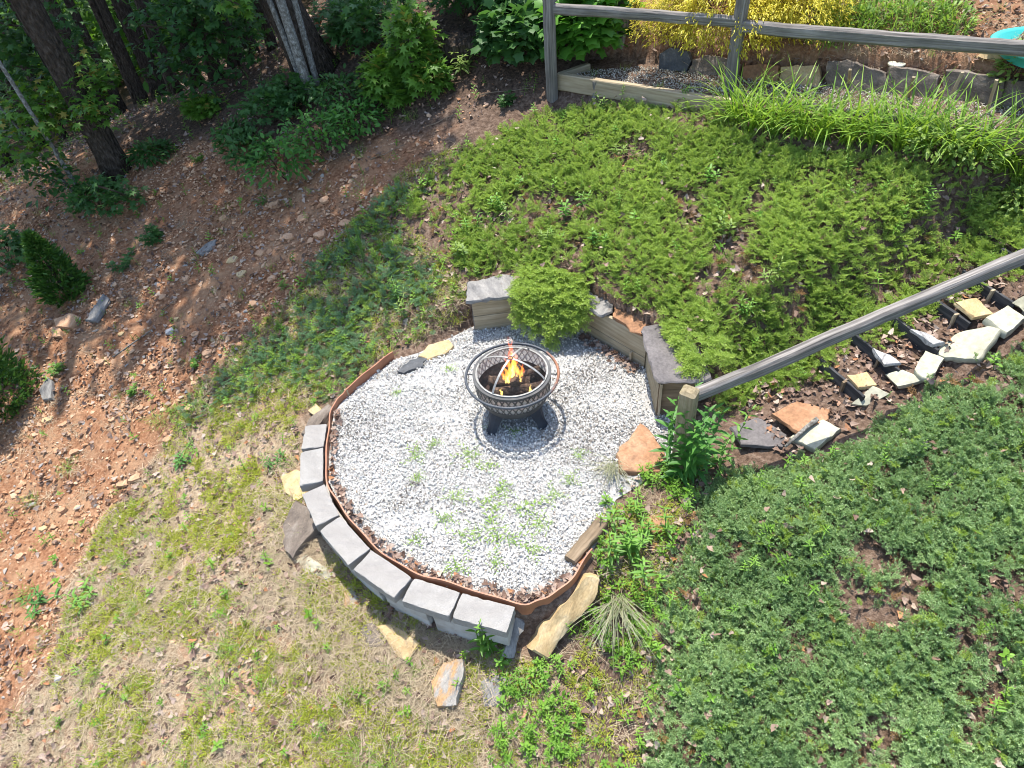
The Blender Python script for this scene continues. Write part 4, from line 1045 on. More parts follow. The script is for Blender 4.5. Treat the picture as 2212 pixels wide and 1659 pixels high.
def oval(k_, a, b, p): return [(math.copysign(abs(math.cos(x)) ** p, math.cos(x)) * a, math.copysign(abs(math.sin(x)) ** p, math.sin(x)) * b) for x in np.linspace(0, 2*math.pi, k_ + 1)[:-1]]
V, Fc = [], []; o_ = oval(40, 1, 1, .7); pr = [(.40, .0), (.46, .10), (.50, .11), (.52, .13), (.50, .15), (.45, .135), (.41, .04), (.001, .03)]
for rr, z in pr: V += [(x * rr, y * rr * .85, z) for x, y in o_]
for i in range(len(pr) - 1): Fc += [(i*40+j, i*40+(j+1) % 40, (i+1)*40+(j+1) % 40, (i+1)*40+j) for j in range(40)]
link('tub_shell', mesh('tub_shell', V, Fc, 'teal', True), tub)
flat('stone', [(2106, 124), (2120, 114), (2175, 116), (2182, 124), (2150, 130)], .04, .06, 'stone_yellow', 'flat tan stone in front of the teal tub', 131, 'stone')
# old timbers in the woods edge
for i, (a, b, lab) in enumerate((((673, 95), (712, 82), 'low brown landscape timber behind the slim pale tree'), ((703, 75), (772, 60), 'upper brown landscape timber stepping up the wooded bank'))):
    A, B = hit(*a, .06), hit(*b, .06); tag(beam('landscape_timber', A, B, .13, .14, 'wood_old', seed=150 + i), lab, 'timber')
A = hit(684, 62); B = ray_at(697, 20, A, .55); tag(beam('wooden_stake', A, B, .1, .07, 'stone_rust', seed=152, round_=.3), 'orange brown split stake leaning behind the landscape timbers', 'stake')
A, B = hit(916, 128, .12), hit(1072, 80, .16); r2 = np.random.default_rng(5); pts = [A.lerp(B, u) + Vector((0, 0, .03 * math.sin(u * 7))) for u in np.linspace(0, 1, 14)]
v, f = tube_arrays(pts, [.10 + .12 * math.sin(math.pi * min(1, .12 + u)) ** .6 for u in np.linspace(0, 1, 14)], 14)
v = [Vector(p) + Vector(r2.normal(0, .014, 3)) for p in v]
tag(link('fallen_log', mesh('fallen_log', v, f, 'bark')), 'fallen weathered log lying behind the maple seedlings', 'log')

# ================================================================== plants
# blade and leaf outlines: x along the leaf (0..1), y across, z up
def _fan(out, c): return np.array(out + [c], float), [(i, (i + 1) % len(out), len(out)) for i in range(len(out))]
SH = {}
SH['oval'] = _fan([(0, 0, 0), (.3, .21, .04), (.68, .2, .02), (1, 0, -.10), (.68, -.2, .02), (.3, -.21, .04)], (.5, 0, -.02))
SH['lance'] = _fan([(0, 0, 0), (.3, .12, .03), (.65, .10, -.02), (1, 0, -.16), (.65, -.10, -.02), (.3, -.12, .03)], (.45, 0, -.01))
def _maple():
    out = [(0, 0, 0)]
    for a, r in ((-150, .25), (-118, .50), (-86, .22), (-52, .56), (-24, .27), (0, .62), (24, .27), (52, .56), (86, .22), (118, .50), (150, .25)):
        out.append((.42 + r * math.cos(math.radians(a)), r * math.sin(math.radians(a)), -.12 * (r / .6) ** 2))
    return _fan(out, (.42, 0, .02))
SH['maple'] = _maple()
def _tulip():
    out = [(0, 0, 0)]
    for a, r in ((-140, .30), (-100, .52), (-70, .36), (-32, .60), (0, .44), (32, .60), (70, .36), (100, .52), (140, .30)):
        out.append((.45 + r * math.cos(math.radians(a)), r * math.sin(math.radians(a)), -.10 * (r / .6) ** 2))
    return _fan(out, (.45, 0, .03))
SH['tulip'] = _tulip()
SH['needle'] = (np.array([(0, .22, 0), (0, -.22, 0), (1, 0, 0)], float), [(0, 1, 2)])
SH['scale'] = (np.array([(0, .16, 0), (0, -.16, 0), (.6, -.13, .05), (1, 0, 0), (.6, .13, .05)], float), [(0, 1, 2), (0, 2, 4), (2, 3, 4)])

def basis(D, up=None, roll=None):
    D = D / np.linalg.norm(D, axis=1, keepdims=True)
    U = np.tile([0, 0, 1.0], (len(D), 1)) if up is None else up
    Y = np.cross(U, D); l = np.linalg.norm(Y, axis=1, keepdims=True); Y = np.where(l < 1e-4, np.array([[1.0, 0, 0]]), Y / np.maximum(l, 1e-9)); Z = np.cross(D, Y)
    if roll is not None:
        c, s = np.cos(roll)[:, None], np.sin(roll)[:, None]; Y, Z = Y * c + Z * s, Z * c - Y * s
    return np.stack([D, Y, Z], 2)

class Cloud:
    """collects leaves of any outline into one mesh"""
    def __init__(self): self.v, self.f, self.t, self.n = [], [], [], 0
    def add(self, shape, P, D, size, tint, roll=None, up=None):
        sv, sf = SH[shape]; P = np.asarray(P, float); N = len(P)
        if not N: return self
        R = basis(np.asarray(D, float), up, roll); size = np.broadcast_to(size, (N,))
        V = P[:, None] + np.einsum('nij,kj->nki', R, sv) * size[:, None, None]
        F_ = np.array(sf)[None] + (self.n + np.arange(N) * len(sv))[:, None, None]
        self.v.append(V.reshape(-1, 3)); self.f.append(F_.reshape(-1, 3)); self.t.append(np.repeat(np.broadcast_to(tint, (N,)), len(sf))); self.n += N * len(sv)
        return self
    def blades(self, P, D, L, w, droop, tint, seg=4, twist=None):
        """arching strap leaves"""
        P = np.asarray(P, float); D = np.asarray(D, float); N = len(P); L = np.broadcast_to(L, (N,)); w = np.broadcast_to(w, (N,)); droop = np.broadcast_to(droop, (N,))
        h = D.copy(); h[:, 2] = 0; h /= np.maximum(np.linalg.norm(h, axis=1, keepdims=True), 1e-6); side = np.stack([-h[:, 1], h[:, 0], 0 * h[:, 0]], 1)
        el0 = np.arctan2(D[:, 2], np.hypot(D[:, 0], D[:, 1])); pos = P.copy(); rows = []
        for i in range(seg + 1):
            u = i / seg; wd = w * (1 - u ** 1.7) * (.65 + .7 * min(u * 2, 1) * .5)
            rows.append((pos - side * wd[:, None] / 2, pos + side * wd[:, None] / 2))
            el = el0 - droop * (u + .5 / seg) ** 1.2
            pos = pos + (h * np.cos(el)[:, None] + np.array([0, 0, 1.0]) * np.sin(el)[:, None]) * (L / seg)[:, None]
        V = np.stack([q for rw in rows for q in rw], 1); k = 2 * (seg + 1); fs = []
        for i in range(seg): fs += [(2*i, 2*i+1, 2*i+3), (2*i, 2*i+3, 2*i+2)]
        F_ = np.array(fs)[None] + (self.n + np.arange(N) * k)[:, None, None]
        self.v.append(V.reshape(-1, 3)); self.f.append(F_.reshape(-1, 3)); self.t.append(np.repeat(np.broadcast_to(tint, (N,)), len(fs))); self.n += N * k
        return self
    def sticks(self, A, B, ra, rb_, tint=.2):
        for a, b in zip(A, B):
            v, f = tube_arrays([a, b], [ra, rb_], 3); V = np.array([tuple(q) for q in v]); F_ = np.array([q for q in f if len(q) == 4]); F_ = np.concatenate([F_[:, :3], F_[:, [0, 2, 3]]]) + self.n
            self.v.append(V); self.f.append(F_); self.t.append(np.full(len(F_), tint)); self.n += len(V)
        return self
    def mesh(self, name, mat): return big_mesh(name, np.concatenate(self.v), np.concatenate(self.f), None, mat, np.concatenate(self.t))

def sphere_dirs(r, n, zmin=-1.0):
    d = r.normal(0, 1, (n * 3 + 30, 3)); d /= np.linalg.norm(d, axis=1, keepdims=True); return d[d[:, 2] > zmin][:n]

def basez(q, lift=0.0): return height(q[:, 0], q[:, 1]) + lift

# ------------------------------------------------------------------ creeping juniper
def juniper_sprig(seed, mat, L=.13, need=.014, wide=.22, side=10, dens=20, rise=.35, brown=0):
    r = np.random.default_rng(seed); c = Cloud(); SH['needle'] = (np.array([(0, wide / 2, 0), (0, -wide / 2, 0), (.55, -wide * .45, .02), (1, 0, 0), (.55, wide * .45, .02)]), [(0, 1, 2), (0, 2, 4), (2, 3, 4)])
    def shoot(a, d, l, n, t0):
        d = d / np.linalg.norm(d); u = (np.arange(n) + .5) / n; P = a + d[None] * (u * l)[:, None]
        o = sphere_dirs(r, n); o -= (o @ d)[:, None] * d; o /= np.linalg.norm(o, axis=1, keepdims=True)
        D = o + d[None] * (.55 + u * .9)[:, None]
        c.add('needle', P, D, need * r.uniform(.75, 1.2, n), np.clip(t0 + .55 * u + r.normal(0, .1, n), 0, 1), roll=r.uniform(0, 6.3, n))
    ax = np.array([1, 0, rise]); ax /= np.linalg.norm(ax)
    c.sticks([(0, 0, -.03)], [tuple(ax * L)], .0025, .001, .0)
    shoot(ax * L * .45, ax, L * .6, 22, .35)
    for i in range(side):
        u = .15 + .8 * (i + .5) / side; s = 1 if i % 2 else -1
        d = np.array([.75, s * r.uniform(.5, .9), r.uniform(.1, .75)]); l = L * r.uniform(.28, .48) * (1.15 - .5 * u); shoot(ax * L * u, d, l, dens, .15 + .15 * u)
    return c.mesh('juniper_sprig', mat)

def rosette_sprig(seed, mat, need=.017, n_shoot=7):
    r = np.random.default_rng(seed); c = Cloud(); wide = .24
    SH['needle'] = (np.array([(0, wide / 2, 0), (0, -wide / 2, 0), (.55, -wide * .45, .02), (1, 0, 0), (.55, wide * .45, .02)]), [(0, 1, 2), (0, 2, 4), (2, 3, 4)])
    for i in range(n_shoot):
        a = np.array([r.normal(0, .03), r.normal(0, .03), r.uniform(-.025, .01)]); d = np.array([a[0] * 18, a[1] * 18, 1.0]); d /= np.linalg.norm(d); l = r.uniform(.03, .075); n = int(16 + l * 260)
        u = (np.arange(n) + .5) / n; P = a + d[None] * (u * l)[:, None]; o = sphere_dirs(r, n); o -= (o @ d)[:, None] * d; o /= np.linalg.norm(o, axis=1, keepdims=True); n = len(o)
        c.add('needle', P[:n], o + d[None] * (.05 + .75 * u[:n, None]), need * r.uniform(.75, 1.2, n), np.clip(.12 + .6 * u[:n] + r.normal(0, .1, n), 0, 1), roll=r.uniform(0, 6.3, n))
    return c.mesh('juniper_tip', mat)

def lumps(x, y, sc, seed): return np.clip((fbm(x, y, sc, seed, 3) - .28) / .45, 0, 1)

r = np.random.default_rng(21)
def cover(name, poly, dens, protos, size, label, lump, gap, tint_sc, tilt, lift=.03, seed=5, extra=None, down=None):
    q = sample(poly, dens, r, gap); q = q[r.uniform(0, 1, len(q)) < .15 + .85 * sstep(0, .22, -polydist(q[:, 0], q[:, 1], poly))]; n = len(q); edge = sstep(0, .35, -polydist(q[:, 0], q[:, 1], poly)); z = height(q[:, 0], q[:, 1]) + lift * (.3 + .7 * edge) + edge * lump * lumps(q[:, 0], q[:, 1], .34, seed) * r.uniform(.35, 1, n)
    rot = np.c_[r.normal(0, tilt, n), r.normal(-.12, tilt, n), r.uniform(-3.15, 3.15, n)]
    tn = np.clip(.5 + 1.3 * (fbm(q[:, 0], q[:, 1], tint_sc, seed + 9, 3) - .5) + r.normal(0, .2, n), 0, 1); P = np.c_[q, z]; s = size * r.uniform(.7, 1.25, n)
    if extra is not None:
        P = np.r_[P, extra[0]]; rot = np.r_[rot, extra[1]]; s = np.r_[s, extra[2]]; tn = np.r_[tn, r.uniform(.3, 1, len(extra[0]))]
    o = scatter(name, P, rot, s, r.integers(0, len(protos), len(P)), tn, protos); return tag(o, label, 'juniper')

# where the sprays spill over the seat walls
ex_p, ex_r, ex_s = [], [], []
for k_ in range(950):
    if k_ < 760:
        a, b = np.array([.16, 1.33]), np.array([.86, 1.06]); u = r.uniform(0, 1); o_ = np.array([-.36, -.93]); dmax = (.10 + .24 * abs(math.sin(u * 7.5)) ** .7 * math.sin(math.pi * (.12 + .8 * u))) * r.uniform(.4, 1.15); z0 = .49
    else:
        a, b = np.array([1.66, .50]), np.array([1.80, -.28]); u = r.uniform(0, 1); o_ = np.array([-1, -.1]); dmax = .12 * r.uniform(.2, 1.3) * (.4 + .8 * math.sin(u * 9) ** 2); z0 = .56
    d_ = r.uniform(-.8, 1); p = a + (b - a) * u + o_ * d_ * (dmax if d_ > 0 else .4)
    z = z0 + .04 * r.uniform(-1, 1) + max(-d_, 0) * .12 - (max(d_, 0) ** 1.2 * dmax * 1.25 if k_ < 760 else 0)
    ex_p.append((p[0], p[1], z)); az = math.atan2(o_[1], o_[0]) + r.normal(0, .6); ex_r.append((r.normal(0, .25), .25 + max(d_, 0) * .6 + r.normal(0, .25), az)); ex_s.append(r.uniform(.8, 1.35))
extra = (np.array(ex_p), np.array(ex_r), np.array(ex_s))
sprA = [juniper_sprig(200 + i, 'juniper') for i in range(6)]
gapA = lambda x, y: np.where(fbm(x, y, .40, 61, 4) < .375, .10, 1.0) * np.where(fbm(x, y, .15, 62, 2) < .36, .15, 1)
cover('creeping_juniper', JUN_A, 1450, sprA, .82, 'bright green creeping juniper blanketing the bank above the patio', .09, gapA, .45, .42, extra=extra, seed=5)
sprB = [juniper_sprig(220 + i, 'juniper_dark', .12, .012) for i in range(5)] + [juniper_sprig(230, 'juniper', .12)] * 2
gapB = lambda x, y: np.where(fbm(x, y, .45, 65, 4) < .50, .06, .65)
cover('sea_green_juniper', JUN_B, 900, sprB, .95, 'dark sea green juniper thinning out towards the clay slope', .08, gapB, .5, .3, lift=.02, seed=6)
sprC = [rosette_sprig(240 + i, 'juniper_blue') for i in range(6)] + [juniper_sprig(246 + i, 'juniper_blue', .13, .016) for i in range(3)] + [juniper_sprig(249, 'juniper', .11, .014)]
gapC = lambda x, y: np.where(fbm(x, y, .42, 71, 4) < .365, .06, 1.0) * np.where(fbm(x, y, .15, 72, 2) < .36, .15, 1)
cover('blue_green_juniper', JUN_C, 1350, sprC, .88, 'low blue green juniper covering the bank below the steps', .15, gapC, .4, .42, lift=.015, seed=7)
dryp = np.concatenate([sample(JUN_C, 26, r, lambda x, y: (fbm(x, y, .42, 71, 4) < .38) * 1.0), sample(JUN_A, 26, r, lambda x, y: (fbm(x, y, .40, 61, 4) < .38) * 1.0)])
n = len(dryp)
o = scatter('dead_juniper', np.c_[dryp, basez(dryp, .03)], np.c_[r.normal(0, .3, (n, 2)), r.uniform(-3, 3, n)], r.uniform(.8, 1.3, n), r.integers(0, 2, n), r.uniform(0, 1, n), [juniper_sprig(250 + i, 'juniper_dry') for i in range(2)])
tag(o, 'rust brown dead juniper sprigs in the gaps of the green cover', 'dead juniper')

# ------------------------------------------------------------------ litter, chips, straw, small green things
def dead_leaf(seed):
    rr = np.random.default_rng(seed); out = []; k_ = 9
    for i in range(k_):
        a = 2 * math.pi * i / k_; e = .5 * (1 + .28 * math.cos(3 * a + seed)) * rr.uniform(.75, 1.1); x, y = e * math.cos(a) * 1.25, e * math.sin(a) * .8
        out.append((x, y, .55 * y * y * rr.uniform(.5, 1.6) + .35 * x * x * rr.uniform(-.3, 1.2)))
    v, f = _fan(out, (0, 0, 0)); return mesh('dead_leaf', v, f, 'leaflit')
UP = [tuple(TER0 + TER_E * u + TER_N * v_) for u, v_ in ((.6, .84), (7, .84), (7, 2.4), (1.2, 2.4))]
leaves = [dead_leaf(i) for i in range(7)]
lp = [sample(DRY, 190, r), sample(SOIL, 70, r, lambda x, y: .3 + .7 * (fbm(x, y, .8, 81) > .52)), sample(JUN_A, 150, r, lambda x, y: .25 + .75 * (fbm(x, y, .40, 61, 4) < .40)), sample(JUN_C, 170, r, lambda x, y: .25 + .75 * (fbm(x, y, .42, 71, 4) < .40)), sample(JUN_B, 130, r), sample(WEEDY, 110, r), sample(WOODS, 55, r), sample(UP, 170, r), sample(SOIL, 110, r, lambda x, y: 1.0 * (fbm(x, y, .7, 82, 3) > .54))]
sp_ = np.array([STAIR0 + STAIR_DIR * r.uniform(.6, 3.6) + np.array([-STAIR_DIR[1], STAIR_DIR[0]]) * r.uniform(-.55, .35) for _ in range(1100)]); lp.append(sp_)
ep = []
for _ in range(420):
    i = r.integers(3, 13); a, b = np.array(PATIO_XY[i]), np.array(PATIO_XY[i + 1]); p = a + (b - a) * r.uniform(); ep.append(p * (1 - abs(r.normal(0, .018)) - .012))
for _ in range(140):
    u = r.uniform(0, .75); p = np.array([1.33, .40]) * (1 - u) + np.array([.66, 1.24]) * u; ep.append(p + np.array([-.6, -.8]) * abs(r.normal(.03, .05)))
lp.append(np.array(ep))
top_ = np.concatenate([sample(JUN_A, 22, r), sample(JUN_C, 26, r)]); lp.insert(0, top_)
zs_ = [basez(top_, .10)] + [basez(q, .02) for q in lp[1:-1]] + [np.full(len(ep), .022)]
q = np.concatenate(lp); n = len(q); z = np.concatenate(zs_) + r.uniform(0, .02, n)
o = scatter('leaf_litter', np.c_[q, z], np.c_[r.normal(0, .5, (n, 2)), r.uniform(-3, 3, n)], r.uniform(.028, .065, n), r.integers(0, 7, n), r.uniform(0, 1, n), leaves); tag(o, 'curled brown and tan dead leaves strewn over the ground', 'leaf litter')
chipsS = [chip_mesh('shale_chip', 'chip', 300 + i, .28, 9, .25) for i in range(8)]
cq = np.concatenate([sample(SOIL, 760, r, lambda x, y: .35 + .65 * (fbm(x, y, .9, 83, 3) > .45)), sample(DRY, 60, r, lambda x, y: 1.0 * (fbm(x, y, .9, 84, 3) > .52)), sample(UP, 260, r), sample(WOODS, 60, r), sample(JUN_B, 90, r)]); n = len(cq)
s = np.clip(r.lognormal(math.log(.036), .5, n), .014, .13); sl_az = math.radians(35)
o = scatter('shale_chips', np.c_[cq, basez(cq, .004) + s * .1], np.c_[r.normal(.1, .28, n), r.normal(-.15, .28, n), r.normal(.5, .9, n)], s, r.integers(0, 8, n), np.clip(r.uniform(0, 1, n) ** .9, 0, 1), chipsS); tag(o, 'orange shale chips covering the bare clay slope', 'shale')

def tuft_mesh(name, mat, seed, n, L, w, spread, droop, el=(.5, 1.4)):
    rr = np.random.default_rng(seed); a = rr.uniform(0, 6.3, n); e = rr.uniform(*el, n); P = np.c_[rr.normal(0, spread, (n, 2)), np.full(n, -.01)]
    D = np.c_[np.cos(a) * np.cos(e), np.sin(a) * np.cos(e), np.sin(e)]
    return Cloud().blades(P, D, L * rr.uniform(.5, 1.1, n), w, droop * rr.uniform(.5, 1.3, n), rr.uniform(0, 1, n), 3).mesh(name, mat)
straws = [tuft_mesh('straw', 'straw_i', 320 + i, 16, .16, .0035, .05, .9, (.02, .5)) for i in range(5)]
wallband = [tuple(np.array(p) * f_) for f_, L_ in ((1.10, CAPS[1:]), ) for a, b in L_ for p in (a, b)] + [tuple(np.array(p) * 1.38) for a, b in CAPS[:0:-1] for p in (b, a)]
sq = np.concatenate([sample(DRY, 420, r, lambda x, y: .2 + .8 * (fbm(x, y, .7, 91, 3) > .46)), sample(wallband, 800, r), sample(SOIL, 40, r, lambda x, y: 1.0 * (fbm(x, y, .8, 92, 3) > .56)), sample(WEEDY, 60, r), sample(UP, 90, r), sample(JUN_B, 170, r, lambda x, y: .2 + .8 * (fbm(x, y, .45, 65, 4) < .5))]); n = len(sq)
o = scatter('dry_straw', np.c_[sq, basez(sq, .012)], np.c_[r.normal(0, .15, (n, 2)), r.uniform(-3, 3, n)], r.uniform(.6, 1.3, n), r.integers(0, 5, n), r.uniform(0, 1, n), straws); tag(o, 'bleached dry grass thatch below the block wall', 'dry grass')
def clump_mesh(name, mat, seed, n, R, size, shape='oval', hgt=.5):
    rr = np.random.default_rng(seed); d = sphere_dirs(rr, n, -.05); P = d * R * rr.uniform(.3, 1, (n, 1)) * np.array([1, 1, hgt]); D = d * np.array([1, 1, .5]) + np.array([0, 0, .25])
    return Cloud().add(shape, P, D, size * rr.uniform(.6, 1.2, len(P)), rr.uniform(0, 1, len(P)), roll=rr.normal(0, .5, len(P))).mesh(name, mat)
mosses = [clump_mesh('lime_weed', 'moss', 340 + i, 46, .055, .022, 'lance', .6) for i in range(4)]
mq = np.concatenate([sample(DRY, 460, r, lambda x, y: .06 + .94 * (fbm(x, y, .36, 95, 4) > .50)), sample(WEEDY, 160, r, lambda x, y: 1.0 * (fbm(x, y, .35, 96, 3) > .45)), sample(JUN_B, 110, r, lambda x, y: 1.0 * (fbm(x, y, .45, 65, 4) < .52))]); n = len(mq)
o = scatter('lime_weeds', np.c_[mq, basez(mq, .01)], np.c_[r.normal(0, .15, (n, 2)), r.uniform(-3, 3, n)], r.uniform(.6, 1.35, n), r.integers(0, 4, n), r.uniform(0, 1, n), mosses); tag(o, 'patches of lime green mat-forming weeds in the dry grass', 'weeds')
tufts = [tuft_mesh('grass_tuft', 'grass', 360 + i, 18, .14, .004, .03, .9) for i in range(4)]
tq = np.concatenate([sample(DRY, 34, r, lambda x, y: .25 + 1.0 * (fbm(x, y, .6, 97, 3) > .56)), sample(JUN_B, 90, r), sample(SOIL, 3, r), sample(WEEDY, 30, r), sample(UP, 12, r), sample(PATH, 10, r)]); n = len(tq)
o = scatter('grass', np.c_[tq, basez(tq, .005)], np.c_[r.normal(0, .15, (n, 2)), r.uniform(-3, 3, n)], r.uniform(.6, 1.4, n), r.integers(0, 4, n), r.uniform(0, 1, n), tufts); tag(o, 'thin green grass sprouting among straw and clay', 'grass')
M['weed_i'] = m_leaf('small_weed_leaf', (.07, .19, .02), (.24, .42, .05), .35, .5, .35, True)
def herb_mesh(name, mat, seed, h, nodes, leaf, shape='lance', per=2, up=.35):
    rr = np.random.default_rng(seed); c = Cloud(); lean = rr.normal(0, .18, 2); top = np.array([lean[0] * h, lean[1] * h, h]); c.sticks([(0, 0, -.03)], [tuple(top)], .003, .0015, .1)
    for i in range(nodes):
        u = .12 + .88 * (i + .5) / nodes; a0 = i * 1.57 + rr.uniform(-.3, .3); P = np.tile(top * u, (per, 1)); a = a0 + np.arange(per) * 2 * math.pi / per
        c.add(shape, P, np.c_[np.cos(a), np.sin(a), np.full(per, up + .5 * (u - .5))], leaf * (1.05 - .55 * u) * rr.uniform(.8, 1.15, per), np.clip(.25 + .6 * u + rr.normal(0, .12, per), 0, 1))
    return c.mesh(name, mat)
weeds = [herb_mesh('weed', 'weed_i', 380 + i, .14, 6, .055) for i in range(4)] + [herb_mesh('weed', 'weed_i', 385, .10, 4, .06, 'oval')]
wq = np.concatenate([sample(WEEDY, 330, r, lambda x, y: .25 + .75 * (fbm(x, y, .4, 101, 3) > .42)), sample(JUN_C, 9, r), sample(JUN_A, 8, r), sample(JUN_B, 40, r), sample(DRY, 9, r), sample(SOIL, 5, r)]); n = len(wq)
zl = basez(wq, .01) + np.where(inpoly(wq[:, 0], wq[:, 1], JUN_C) | inpoly(wq[:, 0], wq[:, 1], JUN_A), .09, 0)
o = scatter('leafy_weeds', np.c_[wq, zl], np.c_[r.normal(0, .25, (n, 2)), r.uniform(-3, 3, n)], r.uniform(.6, 1.3, n), r.integers(0, 5, n), r.uniform(0, 1, n), weeds); tag(o, 'light green narrow-leaved weeds growing between patio and juniper', 'weeds')

# ------------------------------------------------------------------ single plants
def thing_plant(name, loc, label, cat, parts, group=None, rz=0.0, scale=1.0):
    e = empty(name, loc, label, cat, group, rz); e.scale = (scale,) * 3
    for nm, me in parts:
        o = link(nm, me, e)
        if nm in ('stem', 'foliage', 'leaf_clump'): o['kind'] = 'stuff'
    return e
def stems_and_leaves(seed, stems, h, nodes, leaf, shape, mat, per=2, spread=.06, lean=.25, up=.3, smat='stem', rad=.004):
    """several upright stems with leaves in whorls: separate stem and foliage meshes"""
    rr = np.random.default_rng(seed); c, st = Cloud(), Cloud()
    for s_ in range(stems):
        b = np.array([rr.normal(0, spread), rr.normal(0, spread), 0]); hh = h * rr.uniform(.6, 1.05); tp = b + np.array([rr.normal(0, lean) * hh, rr.normal(0, lean) * hh, hh]); md_ = (b + tp) / 2 + np.array([rr.normal(0, .03), rr.normal(0, .03), 0]) * hh
        st.sticks([b + np.array([0, 0, -.05]), md_], [md_, tp], rad, rad * .6)
        for i in range(nodes):
            u = .1 + .9 * (i + .5) / nodes; p = (1-u)**2 * b + 2*u*(1-u) * md_ + u*u * tp; a = i * 1.45 + rr.uniform(0, .4) + np.arange(per) * 2 * math.pi / per
            c.add(shape, np.tile(p, (per, 1)), np.c_[np.cos(a), np.sin(a), np.full(per, up + .7 * (u - .55))], leaf * (1.15 - .55 * u ** 2) * rr.uniform(.75, 1.15, per), np.clip(.15 + .65 * u + rr.normal(0, .13, per), 0, 1))
    return [('foliage', c.mesh('foliage', mat)), ('stem', st.mesh('stem', smat))]
def P_(px, py, dz=0.0): return hit(px, py, dz)
p = Vector((POST.x + .02, POST.y - .10, gz(POST.x, POST.y - .10)))
thing_plant('leafy_weed', p, 'tall dark green leafy weed climbing beside the split rail post', 'plant', stems_and_leaves(1, 10, .85, 12, .165, 'lance', 'weed_dark', 2, .09, .16))
q_ = hit(1540, 1010); thing_plant('leafy_weed', q_, 'leafy weed with reddish tips growing under the handrail', 'plant', stems_and_leaves(2, 3, .62, 10, .12, 'lance', 'weed', 2, .05, .22))
thing_plant('leafy_weed', hit(1325, 1195), 'bright leafy weed leaning over the weathered timber', 'plant', stems_and_leaves(3, 7, .36, 7, .10, 'lance', 'weed', 2, .10, .22))
thing_plant('leafy_weed', hit(1385, 1180), 'bushy leafy weed below the triangular rusty flagstone', 'plant', stems_and_leaves(4, 7, .32, 7, .09, 'lance', 'weed', 2, .12, .22))
thing_plant('trailing_weed', Vector((-.42, -2.22, -.30)), 'thin trailing weed climbing the front of the block wall', 'plant', stems_and_leaves(5, 3, .40, 6, .085, 'lance', 'weed', 2, .05, .12))
thing_plant('trailing_weed', hit(1062, 1395), 'low oval-leaved weed at the foot of the last block', 'plant', stems_and_leaves(6, 8, .16, 4, .06, 'oval', 'weed', 3, .06, .3))
for i, (a, b, h_, lab) in enumerate(((790, 570, .62, 'tall lime green spire weed, taller of two at the juniper edge'), (768, 560, .58, 'slim lime green spire weed beside the taller one'))):
    thing_plant('spire_weed', hit(a, b), lab, 'plant', stems_and_leaves(10 + i, 1 if i else 2, h_, 46, .035, 'lance', 'weed', 3, .015, .04, 1.0))
WEEDS = [(1070, 470, .24), (1105, 490, .26), (1262, 455, .2), (1000, 560, .2), (862, 650, .3), (880, 690, .28), (1290, 540, .18), (1180, 520, .16), (1020, 500, .2), (1560, 520, .26), (1985, 470, .36), (2100, 470, .3), (1530, 400, .16), (1330, 345, .16), (1600, 690, .18), (1300, 250, .18), (1480, 230, .2), (1660, 620, .22), (1220, 480, .2)]
for i, (a, b, h_) in enumerate(WEEDS):
    q_ = hit(a, b); thing_plant('broadleaf_weed', (q_.x, q_.y, q_.z + .06), 'pale green upright weed poking through the bright green juniper', 'plant', stems_and_leaves(30 + i, 3, h_, 6, .075, 'lance' if i % 3 else 'oval', 'bramble' if i % 2 else 'weed', 2, .04, .25), 'upright weeds in the bright green juniper')
for i, (a, b, n_) in enumerate(((1375, 440, 6), (950, 705, 4), (1380, 500, 4))):
    q_ = hit(a, b, .1); rr = np.random.default_rng(400 + i); P = np.array(q_) + rr.normal(0, .06, (n_, 3)) * np.array([1, 1, .3]); a_ = rr.uniform(0, 6.3, n_)
# maple seedlings on the clay slope
SEEDL = [(268, 575, 1.0, 'maple_dark', 'dark green oak seedling above the grey slate on the clay slope'), (340, 515, 1.15, 'maple_dark', 'spreading dark seedling where shade meets the clay slope'), (130, 800, .6, 'maple', 'small lime seedling below the biggest orange rock'), (430, 350, .55, 'maple', 'small bright seedling on the shaded clay by the shrubs'),
         (390, 1000, .8, 'weed_dark', 'dark broad seedling where clay meets dry grass'), (408, 975, .6, 'weed', 'bright seedling beside the dark broad one'), (195, 1290, .9, 'weed', 'bright bushy seedling at the clay edge'), (95, 1300, .9, 'weed_dark', 'low ferny dark green plant spreading over clay'), (420, 790, .5, 'maple', 'tiny lime seedling by the sea green juniper'), (290, 850, .5, 'maple', 'tiny seedling among orange chips'),
         (605, 1000, .6, 'weed_dark', 'dark stemmed weed beside the pale yellow rock'), (1100, 225, .8, 'maple_dark', 'small dark seedling on leaf litter below the corner fence post'), (570, 440, .6, 'weed_dark', 'small dark seedling on the sunny clay'), (620, 625, .7, 'bramble', 'yellow green seedling at the edge of the sea green juniper')]
for i, (a, b, sc_, mt, lab) in enumerate(SEEDL):
    thing_plant('seedling', hit(a, b), lab, 'seedling', stems_and_leaves(60 + i, 5, .20 * sc_, 3, .11 * sc_, 'maple' if 'maple' in mt else 'lance', mt, 3, .07 * sc_, .45, .15))
